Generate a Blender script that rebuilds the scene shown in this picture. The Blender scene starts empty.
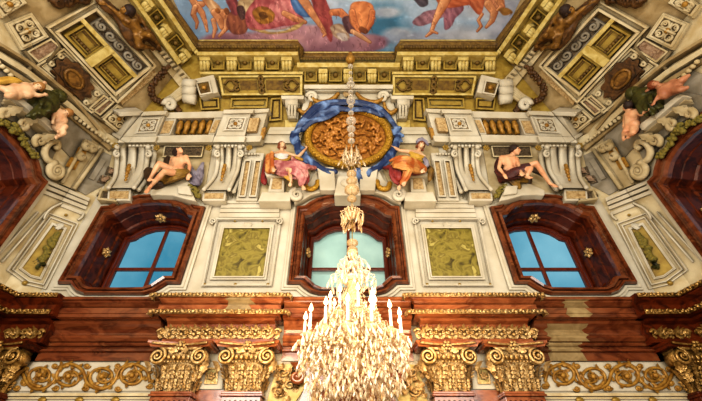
import bpy, bmesh, math, random
from mathutils import Vector, Matrix, noise as mnoise
random.seed(7)
PI = math.pi
C = bpy.context.scene.collection
TH = math.radians(40.0); F = 357.0; CX = 347.5; CY = 200.5; EYE = Vector((0, 0, 1.6))
# ------------------------------------------------------------------ camera
cam = bpy.data.cameras.new('camera'); camo = bpy.data.objects.new('camera', cam); C.objects.link(camo)
camo.location = EYE; camo.rotation_euler = (PI/2+TH, 0, 0)
cam.sensor_width = 36; cam.lens = F/702*36; cam.shift_x = 3.5/702; cam.clip_end = 200
bpy.context.scene.camera = camo

def ray(px, py):
    x = (px-CX)/F; u = (CY-py)/F
    return Vector((x, math.cos(TH)-u*math.sin(TH), math.sin(TH)+u*math.cos(TH)))
class Plane:
    """a real surface of the room; P() gives the point of it (or of a surface OFF metres in front of it) on a sight line"""
    def __init__(s, o, n): s.o = Vector(o); s.n = Vector(n).normalized()
    def P(s, px, py, off=0.0):
        d = ray(px, py); o = s.o+s.n*off
        return EYE+d*((o-EYE).dot(s.n)/d.dot(s.n))
def plane3(a, b, c):
    a, b, c = Vector(a), Vector(b), Vector(c)
    n = (b-a).cross(c-a)
    if n.dot(EYE-a) < 0: n = -n
    return Plane(a, n)
ZB = 10.8; ZC = 14.2; XC = 7.8; SA = .15
BW = Plane((0, 8, 0), (0, -1, 0))
CE = Plane((0, 0, ZC), (0, 0, -1))
BC = plane3((0, 8, ZB), (1, 8, ZB), (0, 6.42, ZC))
def sidewall(s, y): return Vector((s*(XC+SA*(8-y)), y, 0))
SW = {s: Plane(sidewall(s, 8), (-s, -SA, 0)) for s in (-1, 1)}
CP = {s: Plane((s*7.4, 8, 0), (-s, -1, 0)) for s in (-1, 1)}
c1 = {-1: CE.P(197, 48), 1: CE.P(497, 48)}
SC = {s: plane3(sidewall(s, 8)+Vector((0, 0, ZB)), sidewall(s, 2)+Vector((0, 0, ZB)), c1[s]) for s in (-1, 1)}
def mir(pts): return [(2*CX-p[0],)+tuple(p[1:]) for p in pts]
def sx(s, pts): return pts if s < 0 else mir(pts)          # s=-1: as measured on the left; s=1: its counterpart

# ------------------------------------------------------------------ objects
def base_of(p):
    v = Vector((0, 0, 0))
    while p is not None: v += p.location; p = p.parent
    return v
def obj(name, bm, mat, parent=None, smooth=False, bevel=0, local=False, recalc=True):
    if recalc: bmesh.ops.recalc_face_normals(bm, faces=bm.faces)
    me = bpy.data.meshes.new(name)
    if parent is not None and not local: bmesh.ops.translate(bm, verts=bm.verts, vec=-base_of(parent))
    bm.to_mesh(me); bm.free()
    me.materials.append(mat)
    if smooth:
        for p in me.polygons: p.use_smooth = True
    o = bpy.data.objects.new(name, me); C.objects.link(o); o.parent = parent
    if bevel:
        b = o.modifiers.new('bev', 'BEVEL'); b.width = bevel; b.segments = 2; b.limit_method = 'ANGLE'
    return o
def tag(o, label, cat, group=None):
    o['label'] = label; o['category'] = cat
    if group: o['group'] = group
    return o
def thing(name, label, cat, loc=(0, 0, 0), group=None):
    o = bpy.data.objects.new(name, None); C.objects.link(o); o.location = loc; o.empty_display_size = .1
    return tag(o, label, cat, group)
def struct(name, bm=None, mat=None, loc=None, **k):
    if bm is None:
        o = bpy.data.objects.new(name, None); C.objects.link(o); o.location = loc or (0, 0, 0)
    else: o = obj(name, bm, mat, None, **k)
    o['kind'] = 'structure'; return o
def copy_tree(o, parent=None):
    c = o.copy(); C.objects.link(c); c.parent = parent
    for ch in list(o.children): copy_tree(ch, c)
    return c
def B(): return bmesh.new()
# ------------------------------------------------------------------ shapes
def slab(bm, poly, pl, o0, o1, n=None):
    """a prism whose front outline lies on plane PL moved OFF metres into the room"""
    f = [pl.P(p[0], p[1], o1) for p in poly]; nn = pl.n if n is None else n
    fv = [bm.verts.new(p) for p in f]; bv = [bm.verts.new(p-nn*(o1-o0)) for p in f]
    bm.faces.new(fv); bm.faces.new(bv[::-1]); k = len(fv)
    for i in range(k): bm.faces.new((fv[i], bv[i], bv[(i+1) % k], fv[(i+1) % k]))
    return bm
def prism(bm, f, nn, t):
    fv = [bm.verts.new(p) for p in f]; bv = [bm.verts.new(p-nn*t) for p in f]
    bm.faces.new(fv); bm.faces.new(bv[::-1]); k = len(fv)
    for i in range(k): bm.faces.new((fv[i], bv[i], bv[(i+1) % k], fv[(i+1) % k]))
def frame(bm, out, inn, pl, o0, o1):
    """a flat moulding ring between two outlines with the same number of corners"""
    k = len(out)
    rows = [[bm.verts.new(pl.P(p[0], p[1], o)) for p in q] for q, o in ((out, o0), (out, o1), (inn, o1), (inn, o0))]
    for a, b in ((0, 1), (1, 2), (2, 3), (3, 0)):
        for i in range(k):
            j = (i+1) % k; bm.faces.new((rows[a][i], rows[a][j], rows[b][j], rows[b][i]))
def shrink(poly, t):
    cx = sum(p[0] for p in poly)/len(poly); cy = sum(p[1] for p in poly)/len(poly)
    return [(cx+(p[0]-cx)*t, cy+(p[1]-cy)*t) for p in poly]
def inset(poly, d):
    """move every edge of a px polygon inwards by d pixels"""
    k = len(poly); A = sum(poly[i][0]*poly[(i+1) % k][1]-poly[(i+1) % k][0]*poly[i][1] for i in range(k))
    sg = 1 if A > 0 else -1; out = []
    for i in range(k):
        p0, p1, p2 = [Vector((q[0], q[1])) for q in (poly[i-1], poly[i], poly[(i+1) % k])]
        e1 = (p1-p0).normalized(); e2 = (p2-p1).normalized()
        n1 = Vector((-e1.y, e1.x))*sg; n2 = Vector((-e2.y, e2.x))*sg
        m = n1+n2; q = m.length_squared
        v = p1+(m*(2*d/q) if q > .4 else n1*d); out.append((v.x, v.y))
    return out
def smoothpts(pts, n=6, closed=False):
    k = len(pts); out = []
    def g(i): return Vector(pts[i % k]) if closed else Vector(pts[max(0, min(k-1, i))])
    for i in range(k if closed else k-1):
        a, b, c, d = g(i-1), g(i), g(i+1), g(i+2)
        for j in range(n):
            t = j/n
            out.append(.5*((2*b)+(c-a)*t+(2*a-5*b+4*c-d)*t*t+(3*b-a-3*c+d)*t**3))
    if not closed: out.append(Vector(pts[-1]))
    return [tuple(p) for p in out]
def tube(bm, pts, r, seg=6, flat=None):
    """round bar along 3-D points; r a number or one per point"""
    k = len(pts); pts = [Vector(p) for p in pts]; rings = []; nrm = None
    for i, p in enumerate(pts):
        t = (pts[min(k-1, i+1)]-pts[max(0, i-1)])
        t = t.normalized() if t.length > 1e-9 else Vector((0, 0, 1))
        if nrm is None: nrm = t.orthogonal().normalized()
        nrm = (nrm-t*nrm.dot(t)); nrm = nrm.normalized() if nrm.length > 1e-6 else t.orthogonal().normalized()
        b = t.cross(nrm); rr = r[i] if isinstance(r, (list, tuple)) else r
        rings.append([bm.verts.new(p+(nrm*math.cos(2*PI*j/seg)+b*math.sin(2*PI*j/seg))*rr) for j in range(seg)])
    for i in range(k-1):
        for j in range(seg):
            bm.faces.new((rings[i][j], rings[i][(j+1) % seg], rings[i+1][(j+1) % seg], rings[i+1][j]))
    bm.faces.new(rings[0][::-1]); bm.faces.new(rings[-1])
def tpx(bm, pts, pl, off, r, seg=6): tube(bm, [pl.P(p[0], p[1], off if len(p) < 3 else p[2]) for p in pts], r, seg)
def spiral(cx, cy, r0, r1, a0, turns, n=26, asp=1.0):
    return [(cx+(r0+(r1-r0)*i/n)*math.cos(a0+turns*2*PI*i/n), cy+asp*(r0+(r1-r0)*i/n)*math.sin(a0+turns*2*PI*i/n)) for i in range(n+1)]
ICO = {}
def ico(sub):
    """unit icosphere, built once per subdivision"""
    if sub not in ICO:
        t = bmesh.new(); bmesh.ops.create_icosphere(t, subdivisions=sub, radius=1.0); t.verts.ensure_lookup_table()
        ICO[sub] = ([v.co.copy() for v in t.verts], [[v.index for v in f.verts] for f in t.faces]); t.free()
    return ICO[sub]
def ball(bm, c, r, sub=2, sc=(1, 1, 1), rot=None):
    vs_, fs_ = ico(sub); c = Vector(c); q = []
    for v in vs_:
        w_ = Vector((v.x*sc[0]*r, v.y*sc[1]*r, v.z*sc[2]*r))
        if rot is not None: w_ = rot @ w_
        q.append(bm.verts.new(c+w_))
    for f in fs_: bm.faces.new([q[i] for i in f])
def box(bm, x0, x1, y0, y1, z0, z1):
    m = Matrix.Translation(((x0+x1)/2, (y0+y1)/2, (z0+z1)/2)) @ Matrix.Diagonal((x1-x0, y1-y0, z1-z0, 1))
    bmesh.ops.create_cube(bm, size=1, matrix=m)
def basis(pl, upref=Vector((0, 0, 1))):
    n = pl.n; u = (upref-n*upref.dot(n)).normalized(); r = u.cross(n)
    return r, u, n          # right, up, out
def lathe(bm, prof, c, seg=16, axis=None):
    """prof: (radius, height) pairs round the vertical axis through c"""
    rings = []
    for r, z in prof:
        rings.append([bm.verts.new((c[0]+r*math.cos(2*PI*j/seg), c[1]+r*math.sin(2*PI*j/seg), c[2]+z)) for j in range(seg)])
    for i in range(len(prof)-1):
        for j in range(seg):
            bm.faces.new((rings[i][j], rings[i][(j+1) % seg], rings[i+1][(j+1) % seg], rings[i+1][j]))
    bm.faces.new(rings[0][::-1]); bm.faces.new(rings[-1])
def leaf(bm, p, up, out, w, h, curl=.5, lobes=3, thick=.25):
    """acanthus leaf growing from p along UP, its tip curling towards OUT"""
    up = up.normalized(); out = out.normalized(); rt = up.cross(out).normalized(); rows = []
    N = 8
    for i in range(N+1):
        t = i/N
        bend = curl*h*(t**3)*1.0
        z = h*(t-.28*curl*t**4)-(.25*curl*h*max(0, t-.8)/.2*.6 if t > .8 else 0)
        ww = w*.5*(math.sin(PI*min(1, .18+t*.82))**.7)*(1+.22*math.cos(t*lobes*2*PI))
        c = p+up*z+out*bend
        rows.append([bm.verts.new(c+rt*(ww*q)+out*(thick*w*(1-abs(q))**1.0*.8-(.12*w if abs(abs(q)-.5) < .1 else 0))) for q in (-1, -.5, 0, .5, 1)])
    for i in range(N):
        for j in range(4):
            bm.faces.new((rows[i][j], rows[i][j+1], rows[i+1][j+1], rows[i+1][j]))
def cap(bm, p, q, r1, r2, seg=10):
    """tapered bar with round ends"""
    p = Vector(p); q = Vector(q); d = q-p; L_ = d.length
    if L_ < 1e-5: ball(bm, p, max(r1, r2), 2 if r1 > .03 else 1); return
    t = d/L_; pts = []; rad = []
    for a in (-80, -50, -22): pts.append(p+t*r1*math.sin(math.radians(a))); rad.append(r1*math.cos(math.radians(a)))
    pts.append(p); rad.append(r1); pts.append(q); rad.append(r2)
    for a in (22, 50, 80): pts.append(q+t*r2*math.sin(math.radians(a))); rad.append(r2*math.cos(math.radians(a)))
    u = t.orthogonal().normalized(); v = t.cross(u); rings = []
    cs = [(math.cos(2*PI*j/seg), math.sin(2*PI*j/seg)) for j in range(seg)]
    for c, r in zip(pts, rad): rings.append([bm.verts.new(c+(u*x+v*y)*r) for x, y in cs])
    for a, b in zip(rings, rings[1:]):
        for j in range(seg): bm.faces.new((a[j], a[(j+1) % seg], b[(j+1) % seg], b[j]))
    bm.faces.new(rings[0][::-1]); bm.faces.new(rings[-1])
def skin(o, vox=.02, it=3, f=.5):
    """fuse the overlapping volumes of a mesh into one continuous surface"""
    r = o.modifiers.new('fuse', 'REMESH'); r.mode = 'VOXEL'; r.voxel_size = vox; r.use_smooth_shade = True
    s = o.modifiers.new('soft', 'SMOOTH'); s.iterations = it; s.factor = f
    return o
# ------------------------------------------------------------------ materials
def lin(c):
    return tuple((x/12.92 if x <= .04045 else ((x+.055)/1.055)**2.4) for x in c)
def hexc(h): return lin(tuple(int(h[i:i+2], 16)/255 for i in (0, 2, 4)))
def mk(name, h, rough=.6, metal=0., h2=None, scale=4., dist=0., bump=0., bscale=20., ao=.0, aod=.25, aoc='20140a', emit=0., spec=.5, stretch=None, lo=.35, hi=.65, coat=0., vcol=False, detail=5.):
    m = bpy.data.materials.new(name); m.use_nodes = True; nt = m.node_tree; N = nt.nodes; L = nt.links
    b = N['Principled BSDF']; b.inputs['Roughness'].default_value = rough; b.inputs['Metallic'].default_value = metal
    b.inputs['Specular IOR Level'].default_value = spec; b.inputs['Coat Weight'].default_value = coat; b.inputs['Coat Roughness'].default_value = .1
    tc = N.new('ShaderNodeTexCoord'); vec = tc.outputs['Object']
    if stretch:
        mp = N.new('ShaderNodeMapping'); mp.inputs['Scale'].default_value = stretch; L.new(vec, mp.inputs['Vector']); vec = mp.outputs['Vector']
    col = None
    rgb = N.new('ShaderNodeRGB'); rgb.outputs[0].default_value = (*hexc(h), 1); col = rgb.outputs[0]
    if vcol:
        a = N.new('ShaderNodeVertexColor'); a.layer_name = 'paint'; col = a.outputs['Color']
    if h2:
        t = N.new('ShaderNodeTexNoise'); t.inputs['Scale'].default_value = scale; t.inputs['Detail'].default_value = detail; t.inputs['Distortion'].default_value = dist
        L.new(vec, t.inputs['Vector'])
        r = N.new('ShaderNodeValToRGB'); r.color_ramp.elements[0].position = lo; r.color_ramp.elements[1].position = hi
        if isinstance(h2, str): h2 = [h2]
        r.color_ramp.elements[0].color = (*hexc(h), 1); r.color_ramp.elements[1].color = (*hexc(h2[-1]), 1)
        for i, hh in enumerate(h2[:-1]):
            e = r.color_ramp.elements.new(lo+(hi-lo)*(i+1)/len(h2)); e.color = (*hexc(hh), 1)
        L.new(t.outputs['Fac'], r.inputs['Fac']); col = r.outputs['Color']
    if ao:  # crevice shade: occlusion darkens the base colour itself
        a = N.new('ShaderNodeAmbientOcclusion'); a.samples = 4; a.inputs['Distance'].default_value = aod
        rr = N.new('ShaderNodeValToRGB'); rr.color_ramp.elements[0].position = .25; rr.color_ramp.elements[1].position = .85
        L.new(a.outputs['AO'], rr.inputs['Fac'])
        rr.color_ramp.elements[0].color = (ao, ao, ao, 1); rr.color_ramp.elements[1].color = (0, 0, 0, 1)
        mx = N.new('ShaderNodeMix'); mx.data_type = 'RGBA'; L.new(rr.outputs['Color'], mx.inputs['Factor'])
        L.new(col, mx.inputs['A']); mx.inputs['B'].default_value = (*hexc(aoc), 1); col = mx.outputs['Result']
    L.new(col, b.inputs['Base Color'])
    if bump:
        t2 = N.new('ShaderNodeTexNoise'); t2.inputs['Scale'].default_value = bscale; t2.inputs['Detail'].default_value = 4; L.new(vec, t2.inputs['Vector'])
        bp = N.new('ShaderNodeBump'); bp.inputs['Strength'].default_value = bump; bp.inputs['Distance'].default_value = .03
        L.new(t2.outputs['Fac'], bp.inputs['Height']); L.new(bp.outputs['Normal'], b.inputs['Normal'])
    if emit:
        L.new(col, b.inputs['Emission Color']); b.inputs['Emission Strength'].default_value = emit
    return m
M = {}
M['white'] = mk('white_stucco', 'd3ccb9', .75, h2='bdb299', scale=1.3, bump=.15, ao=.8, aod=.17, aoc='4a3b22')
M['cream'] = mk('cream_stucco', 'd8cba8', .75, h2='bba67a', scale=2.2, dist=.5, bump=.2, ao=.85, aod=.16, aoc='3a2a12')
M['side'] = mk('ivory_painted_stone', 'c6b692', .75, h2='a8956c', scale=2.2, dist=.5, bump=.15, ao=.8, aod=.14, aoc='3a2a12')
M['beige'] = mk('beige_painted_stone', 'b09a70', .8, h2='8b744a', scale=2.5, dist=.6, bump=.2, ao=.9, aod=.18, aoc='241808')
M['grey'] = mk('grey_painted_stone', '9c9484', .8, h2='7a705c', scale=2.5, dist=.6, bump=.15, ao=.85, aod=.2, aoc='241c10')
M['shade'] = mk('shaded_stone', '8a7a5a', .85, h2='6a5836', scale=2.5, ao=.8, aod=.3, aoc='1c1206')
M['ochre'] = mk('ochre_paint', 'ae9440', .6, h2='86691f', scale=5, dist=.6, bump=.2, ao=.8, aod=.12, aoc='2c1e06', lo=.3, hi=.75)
M['ochre_light'] = mk('light_ochre_paint', 'd4c27e', .55, h2='b59a4a', scale=5, dist=.5, ao=.8, aod=.10, aoc='3a2806')
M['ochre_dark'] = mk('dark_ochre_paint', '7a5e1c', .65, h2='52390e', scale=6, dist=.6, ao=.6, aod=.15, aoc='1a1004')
M['rollbrown'] = mk('brown_gold_roll', '86672a', .6, h2='5c4212', scale=9, dist=1., bump=.4, ao=.9, aod=.16, aoc='180e02')
M['bossgold'] = mk('dull_gold_boss', '9b7d34', .45, .3, ao=.8, aod=.08, aoc='221402')
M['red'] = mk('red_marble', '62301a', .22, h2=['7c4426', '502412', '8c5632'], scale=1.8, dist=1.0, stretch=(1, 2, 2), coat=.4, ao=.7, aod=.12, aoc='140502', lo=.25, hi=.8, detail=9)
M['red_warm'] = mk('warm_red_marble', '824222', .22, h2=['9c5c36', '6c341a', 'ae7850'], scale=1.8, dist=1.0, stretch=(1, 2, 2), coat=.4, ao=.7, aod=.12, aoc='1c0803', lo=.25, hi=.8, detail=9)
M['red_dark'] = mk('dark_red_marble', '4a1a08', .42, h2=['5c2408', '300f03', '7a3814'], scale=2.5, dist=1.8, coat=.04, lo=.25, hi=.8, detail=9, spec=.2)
M['vein'] = mk('pale_grey_marble_patch', 'a08a62', .3, h2='7d6844', scale=4, dist=1, coat=.3)
M['wood'] = mk('dark_window_wood', '6e2c16', .35, h2='4e1c0c', scale=3, stretch=(12, 12, 1), coat=.2)
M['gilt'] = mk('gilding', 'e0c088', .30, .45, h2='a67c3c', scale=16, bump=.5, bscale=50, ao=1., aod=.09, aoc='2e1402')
M['gilt_dark'] = mk('darker_gilding', 'c8a05c', .30, .5, h2='7c5a22', scale=14, bump=.35, bscale=45, ao=.9, aod=.1, aoc='180a02')  # darker gilding for the mouldings and capitals of the corners
M['goldpaint'] = mk('gold_paint', 'b68a3a', .5, .25, h2='8a5f1c', scale=10, bump=.2, ao=.7, aod=.06, aoc='3a2206')
M['bronze'] = mk('brown_bronze', '9a7030', .45, .3, h2='5c3c14', scale=6, dist=.5, bump=.3, ao=.9, aod=.2, aoc='100802')
M['brown'] = mk('brown_painted_relief', '6a4720', .55, .15, h2='3c2610', scale=7, dist=.6, bump=.4, bscale=12, ao=.9, aod=.15, aoc='0c0602')
M['pinkstone'] = mk('pinkish_relief', 'b09478', .7, h2='7a5c42', scale=9, dist=1.2, bump=.9, bscale=14, ao=.6, aod=.08, aoc='3a2412')
M['creamrelief'] = mk('cream_relief', 'c9ae7e', .7, h2='98794a', scale=9, dist=1.2, bump=.9, bscale=14, ao=.6, aod=.08, aoc='3a2412')
M['darkrelief'] = mk('grey_brown_relief', '6d5c44', .7, h2='31261a', scale=12, dist=1.5, bump=.9, bscale=16, ao=.4, aod=.08)
M['olivebronze'] = mk('olive_bronze', '4c4a1a', .5, .2, h2='2e2e0e', scale=8, bump=.3, ao=.85, aod=.15, aoc='0c0c02')
M['garland'] = mk('olive_garland', '5f5a22', .7, h2='8c7a2c', scale=25, bump=.6, bscale=40, ao=.9, aod=.07, aoc='161404')
M['picture'] = mk('olive_grisaille_painting', '40350c', .6, h2=['776a24', '908238', '685a1c', 'b3a458'], scale=3.2, dist=1.1, lo=.34, hi=.68, detail=9)
M['medal'] = mk('golden_relief', 'bf8438', .45, .3, h2='8f5a20', scale=12, bump=.3, ao=.8, aod=.08, aoc='3a1c08')
M['yellowgold'] = mk('yellow_gold_wreath', 'c79c34', .45, .35, h2='9a6e1a', scale=20, bump=.5, bscale=40, ao=.9, aod=.07, aoc='2a1602')
M['skin'] = mk('skin_tone', 'e2b48c', .5, h2='cf9068', scale=4, ao=1., aod=.22, aoc='4a1808')
M['skin_pale'] = mk('pale_skin_tone', 'e2c19c', .5, h2='cf9c74', scale=4, ao=1., aod=.2, aoc='5a2010')
M['skin_red'] = mk('ruddy_skin_tone', 'b8805e', .55, h2='9c6040', scale=5, ao=.85, aod=.14, aoc='2e0c06')
M['hair_dark'] = mk('dark_hair', '2a1710', .6, bump=.5, bscale=60)
M['hair_auburn'] = mk('auburn_hair', '7a3a18', .6, bump=.5, bscale=60)
M['hair_fair'] = mk('fair_hair', 'a0703a', .6, bump=.5, bscale=60)
def cloth(n, a, b, aoc): return mk(n, a, .6, h2=b, scale=2.6, dist=.9, lo=.4, hi=.62, ao=1., aod=.2, aoc=aoc, bump=.5, bscale=6)
M['blue'] = mk('blue_cloth', '172e5a', .55, h2='7d9dd0', scale=2.4, dist=.9, lo=.48, hi=.72, ao=.9, aod=.16, aoc='050a18')
M['pink'] = cloth('rose_cloth', 'a05458', 'd09890', '420a12')
M['crimson'] = cloth('crimson_cloth', '8e2a24', '64161a', '240406')
M['ochrecloth'] = cloth('golden_brown_cloth', '8c6a24', '5c4012', '1c1002')
M['maroon'] = cloth('maroon_cloth', '3c1210', '5c241c', '0c0202')
M['orange'] = cloth('orange_cloth', 'a9561f', 'd8a05c', '4a1406')
M['whitecloth'] = cloth('white_cloth', 'ded8cc', 'b8b4c0', '4a4040')
M['yellowcloth'] = cloth('yellow_cloth', 'c9a040', 'a07420', '3a2006')
M['lilac'] = cloth('lilac_grey_cloth', 'a09aa8', '6c6474', '1c1820')
M['umber'] = cloth('dark_umber_cloth', '2e1c10', '46301a', '080402')
M['crystal'] = mk('cut_crystal', 'fdf0d8', .12, h2='e6cc9e', scale=30, spec=.8, emit=.09, ao=1., aod=.06, aoc='a06a30')  # small emission put into cut and amber crystal to brighten them
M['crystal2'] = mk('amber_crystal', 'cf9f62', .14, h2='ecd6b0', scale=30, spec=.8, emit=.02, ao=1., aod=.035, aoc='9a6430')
M['crystal_clear'] = mk('clear_crystal', 'dcc8a8', .1, h2='a88a62', scale=25, spec=.9, ao=.9, aod=.04, aoc='6a4a28')
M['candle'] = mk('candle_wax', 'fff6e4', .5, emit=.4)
M['flame'] = mk('candle_flame', 'ffd9a0', .5, emit=7.)
M['fresco'] = mk('fresco_paint', 'ffffff', .8, vcol=True)
M['blind'] = mk('pale_window_blind', 'cfd8c4', .8, h2='b9c6b4', scale=1.2, emit=.45)
M['floor'] = mk('marble_floor', '9a8468', .25, h2='7a5f48', scale=1.5)
M['plaster'] = mk('plain_plaster', 'd0c4a8', .8, h2='b8a888', scale=1.0)
def glass(name, tint):
    m = bpy.data.materials.new(name); m.use_nodes = True; nt = m.node_tree; N = nt.nodes; L = nt.links
    for n in list(N): N.remove(n)
    o = N.new('ShaderNodeOutputMaterial'); t = N.new('ShaderNodeBsdfTransparent'); g = N.new('ShaderNodeBsdfGlossy')
    t.inputs['Color'].default_value = (*hexc(tint), 1); g.inputs['Roughness'].default_value = .03
    fr = N.new('ShaderNodeFresnel'); fr.inputs['IOR'].default_value = 1.25; mx = N.new('ShaderNodeMixShader')
    L.new(fr.outputs[0], mx.inputs[0]); L.new(t.outputs[0], mx.inputs[1]); L.new(g.outputs[0], mx.inputs[2]); L.new(mx.outputs[0], o.inputs[0])
    return m
def clearglass(name, tint, k):
    m = bpy.data.materials.new(name); m.use_nodes = True; nt = m.node_tree; N = nt.nodes; L = nt.links; b = N['Principled BSDF']
    b.inputs['Base Color'].default_value = (*hexc(tint), 1); b.inputs['Roughness'].default_value = .08
    o = N['Material Output']; t = N.new('ShaderNodeBsdfTransparent'); lw = N.new('ShaderNodeLayerWeight'); lw.inputs['Blend'].default_value = .35
    r = N.new('ShaderNodeMapRange'); r.inputs['To Min'].default_value = k; r.inputs['To Max'].default_value = .95; L.new(lw.outputs['Facing'], r.inputs['Value'])
    mx = N.new('ShaderNodeMixShader'); L.new(r.outputs[0], mx.inputs[0]); L.new(t.outputs[0], mx.inputs[1]); L.new(b.outputs[0], mx.inputs[2]); L.new(mx.outputs[0], o.inputs[0])
    return m
M['ballglass'] = clearglass('chain_glass', 'e6dccb', .22)
M['ballamber'] = clearglass('warm_chain_glass', 'e0bf8e', .4)
M['pane'] = glass('window_glass', 'd8e8ee')
# ------------------------------------------------------------------ world and light
w = bpy.data.worlds.new('sky'); bpy.context.scene.world = w; w.use_nodes = True
nt = w.node_tree; bg = nt.nodes['Background']
tc = nt.nodes.new('ShaderNodeTexCoord'); nz = nt.nodes.new('ShaderNodeTexNoise'); nz.inputs['Scale'].default_value = 3.5; nz.inputs['Detail'].default_value = 5
rp = nt.nodes.new('ShaderNodeValToRGB'); rp.color_ramp.elements[0].position = .4; rp.color_ramp.elements[1].position = .75
rp.color_ramp.elements[0].color = (*hexc('46869c'), 1); rp.color_ramp.elements[1].color = (*hexc('98c2cc'), 1)
nt.links.new(tc.outputs['Generated'], nz.inputs['Vector']); nt.links.new(nz.outputs['Fac'], rp.inputs['Fac']); nt.links.new(rp.outputs['Color'], bg.inputs['Color'])
bg.inputs['Strength'].default_value = 1.25
def area(name, loc, target, size, power, col):
    l = bpy.data.lights.new(name, 'AREA'); l.shape = 'RECTANGLE'; l.size, l.size_y = size; l.energy = power; l.color = col
    o = bpy.data.objects.new(name, l); C.objects.link(o); o.location = loc
    o.rotation_euler = (Vector(target)-Vector(loc)).to_track_quat('-Z', 'Y').to_euler(); return o
area('frontal_fill', (-3.5, -4.5, 5.5), (0, 8, 7.5), (6, 4), 1150, (1, .95, .87))  # two added fill lamps inside the closed room, imitating daylight from behind
area('frontal_fill', (4.5, -4.5, 4.5), (0, 8, 7.5), (4, 4), 450, (1, .95, .87))
area('upper_fill', (0, 0, 3.5), (0, 7, 12), (4, 3), 430, (1, .87, .64))  # added fill in mid-room, aimed up at the cove
for q in (-1, 1):
    l = bpy.data.lights.new('candle_glow', 'POINT'); l.energy = 70; l.color = (1, .72, .42); l.shadow_soft_size = .35
    o = bpy.data.objects.new('candle_glow', l); C.objects.link(o); o.location = (q*1.55+.05, 6.5, 4.0)
l = bpy.data.lights.new('candle_glow', 'POINT'); l.energy = 14; l.color = (1, .84, .62); l.shadow_soft_size = .4
o = bpy.data.objects.new('candle_glow', l); C.objects.link(o); o.location = (.05, 4.6, 3.4)
vs = bpy.context.scene.view_settings; vs.view_transform = 'Standard'; vs.look = 'None'
for lk in ('Medium High Contrast', 'High Contrast'):
    try: vs.look = lk; break
    except Exception: pass
vs.exposure = .05
vs.gamma = 1
# ================================================================== the room shell
def quad(bm, pts): bm.faces.new([bm.verts.new(p) for p in pts])
Y0 = -7.0
OUT = [(-1.47, 5.59), (-1.47, 7.98), (-1.25, 8.0), (-1.12, 8.13), (-.92, 8.28), (-.55, 8.4), (0, 8.44)]
OUT = OUT+[(-x, z) for x, z in OUT[-2::-1]]
OUTB = [(1.17, 5.59), (1.05, 5.48), (.9, 5.37), (.7, 5.31), (0, 5.31), (-.7, 5.31), (-.9, 5.37), (-1.05, 5.48), (-1.17, 5.59)]
INN = [(-1.2, 5.8), (-1.2, 7.66), (-1.02, 7.72), (-.9, 7.85), (-.74, 7.98), (-.45, 8.1), (0, 8.14)]
INN = INN+[(-x, z) for x, z in INN[-2::-1]]
INNB = [(1.02, 5.8), (.93, 5.72), (.8, 5.58), (.62, 5.5), (0, 5.49), (-.62, 5.5), (-.8, 5.58), (-.93, 5.72), (-1.02, 5.8)]
WO = OUT+OUTB; WI = INN+INNB
UC = 6.8
def wscale(t): return [(x*t, UC+(z-UC)*t) for x, z in WI]
BAYX = (-5.51, 0.02, 5.51)
def holed_wall(name, org, ax, u0, u1, z0, z1, holes, mat):
    """upright wall along AX with window openings cut through it"""
    bm = B()
    ed = []
    loops = [[(u0, z0), (u1, z0), (u1, z1), (u0, z1)]]+[[(h+x, z) for x, z in WI] for h in holes]
    for lp in loops:
        vs = [bm.verts.new(Vector(org)+Vector(ax)*u+Vector((0, 0, z))) for u, z in lp]
        ed += [bm.edges.new((vs[i], vs[(i+1) % len(vs)])) for i in range(len(vs))]
    bmesh.ops.triangle_fill(bm, edges=ed, use_beauty=True)
    return struct(name, bm, mat)
holed_wall('wall_back', (0, 8, 0), (1, 0, 0), -XC, XC, 0, ZB, BAYX, M['white'])
LEN = (8-Y0)*math.sqrt(1+SA*SA); SWIN = 2.62
for s, nm in ((-1, 'left'), (1, 'right')):
    ax = Vector((s*SA, -1, 0)).normalized()
    holed_wall('wall_'+nm, sidewall(s, 8), ax, 0, LEN, 0, ZB, (SWIN,), M['cream'])
    bm = B(); a, b = sidewall(s, 8)+Vector((0, 0, ZB)), sidewall(s, Y0)+Vector((0, 0, ZB))
    d = c1[s]; e = Vector((d.x+s*SA*(d.y-Y0), Y0, ZC)); quad(bm, [a, b, e, d]); struct('ceiling_cove_'+nm, bm, M['beige'])
bm = B(); quad(bm, [sidewall(-1, 8)+Vector((0, 0, ZB)), sidewall(1, 8)+Vector((0, 0, ZB)), c1[1], BC.P(400, 50.5), BC.P(400, 64), BC.P(297.5, 64), BC.P(297.5, 50.5), c1[-1]]); struct('ceiling_cove_back', bm, M['ochre'])
a, b = sidewall(-1, Y0), sidewall(1, Y0)
bm = B(); quad(bm, [a, b, b+Vector((0, 0, ZC+.3)), a+Vector((0, 0, ZC+.3))]); struct('wall_front', bm, M['plaster'])
bm = B(); quad(bm, [a, b, sidewall(1, 8), sidewall(-1, 8)]); struct('floor', bm, M['floor'])
zt = Vector((0, 0, ZC+.12))
bm = B(); quad(bm, [a+zt, b+zt, sidewall(1, 8)+zt, sidewall(-1, 8)+zt]); struct('ceiling', bm, M['plaster'])
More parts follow.
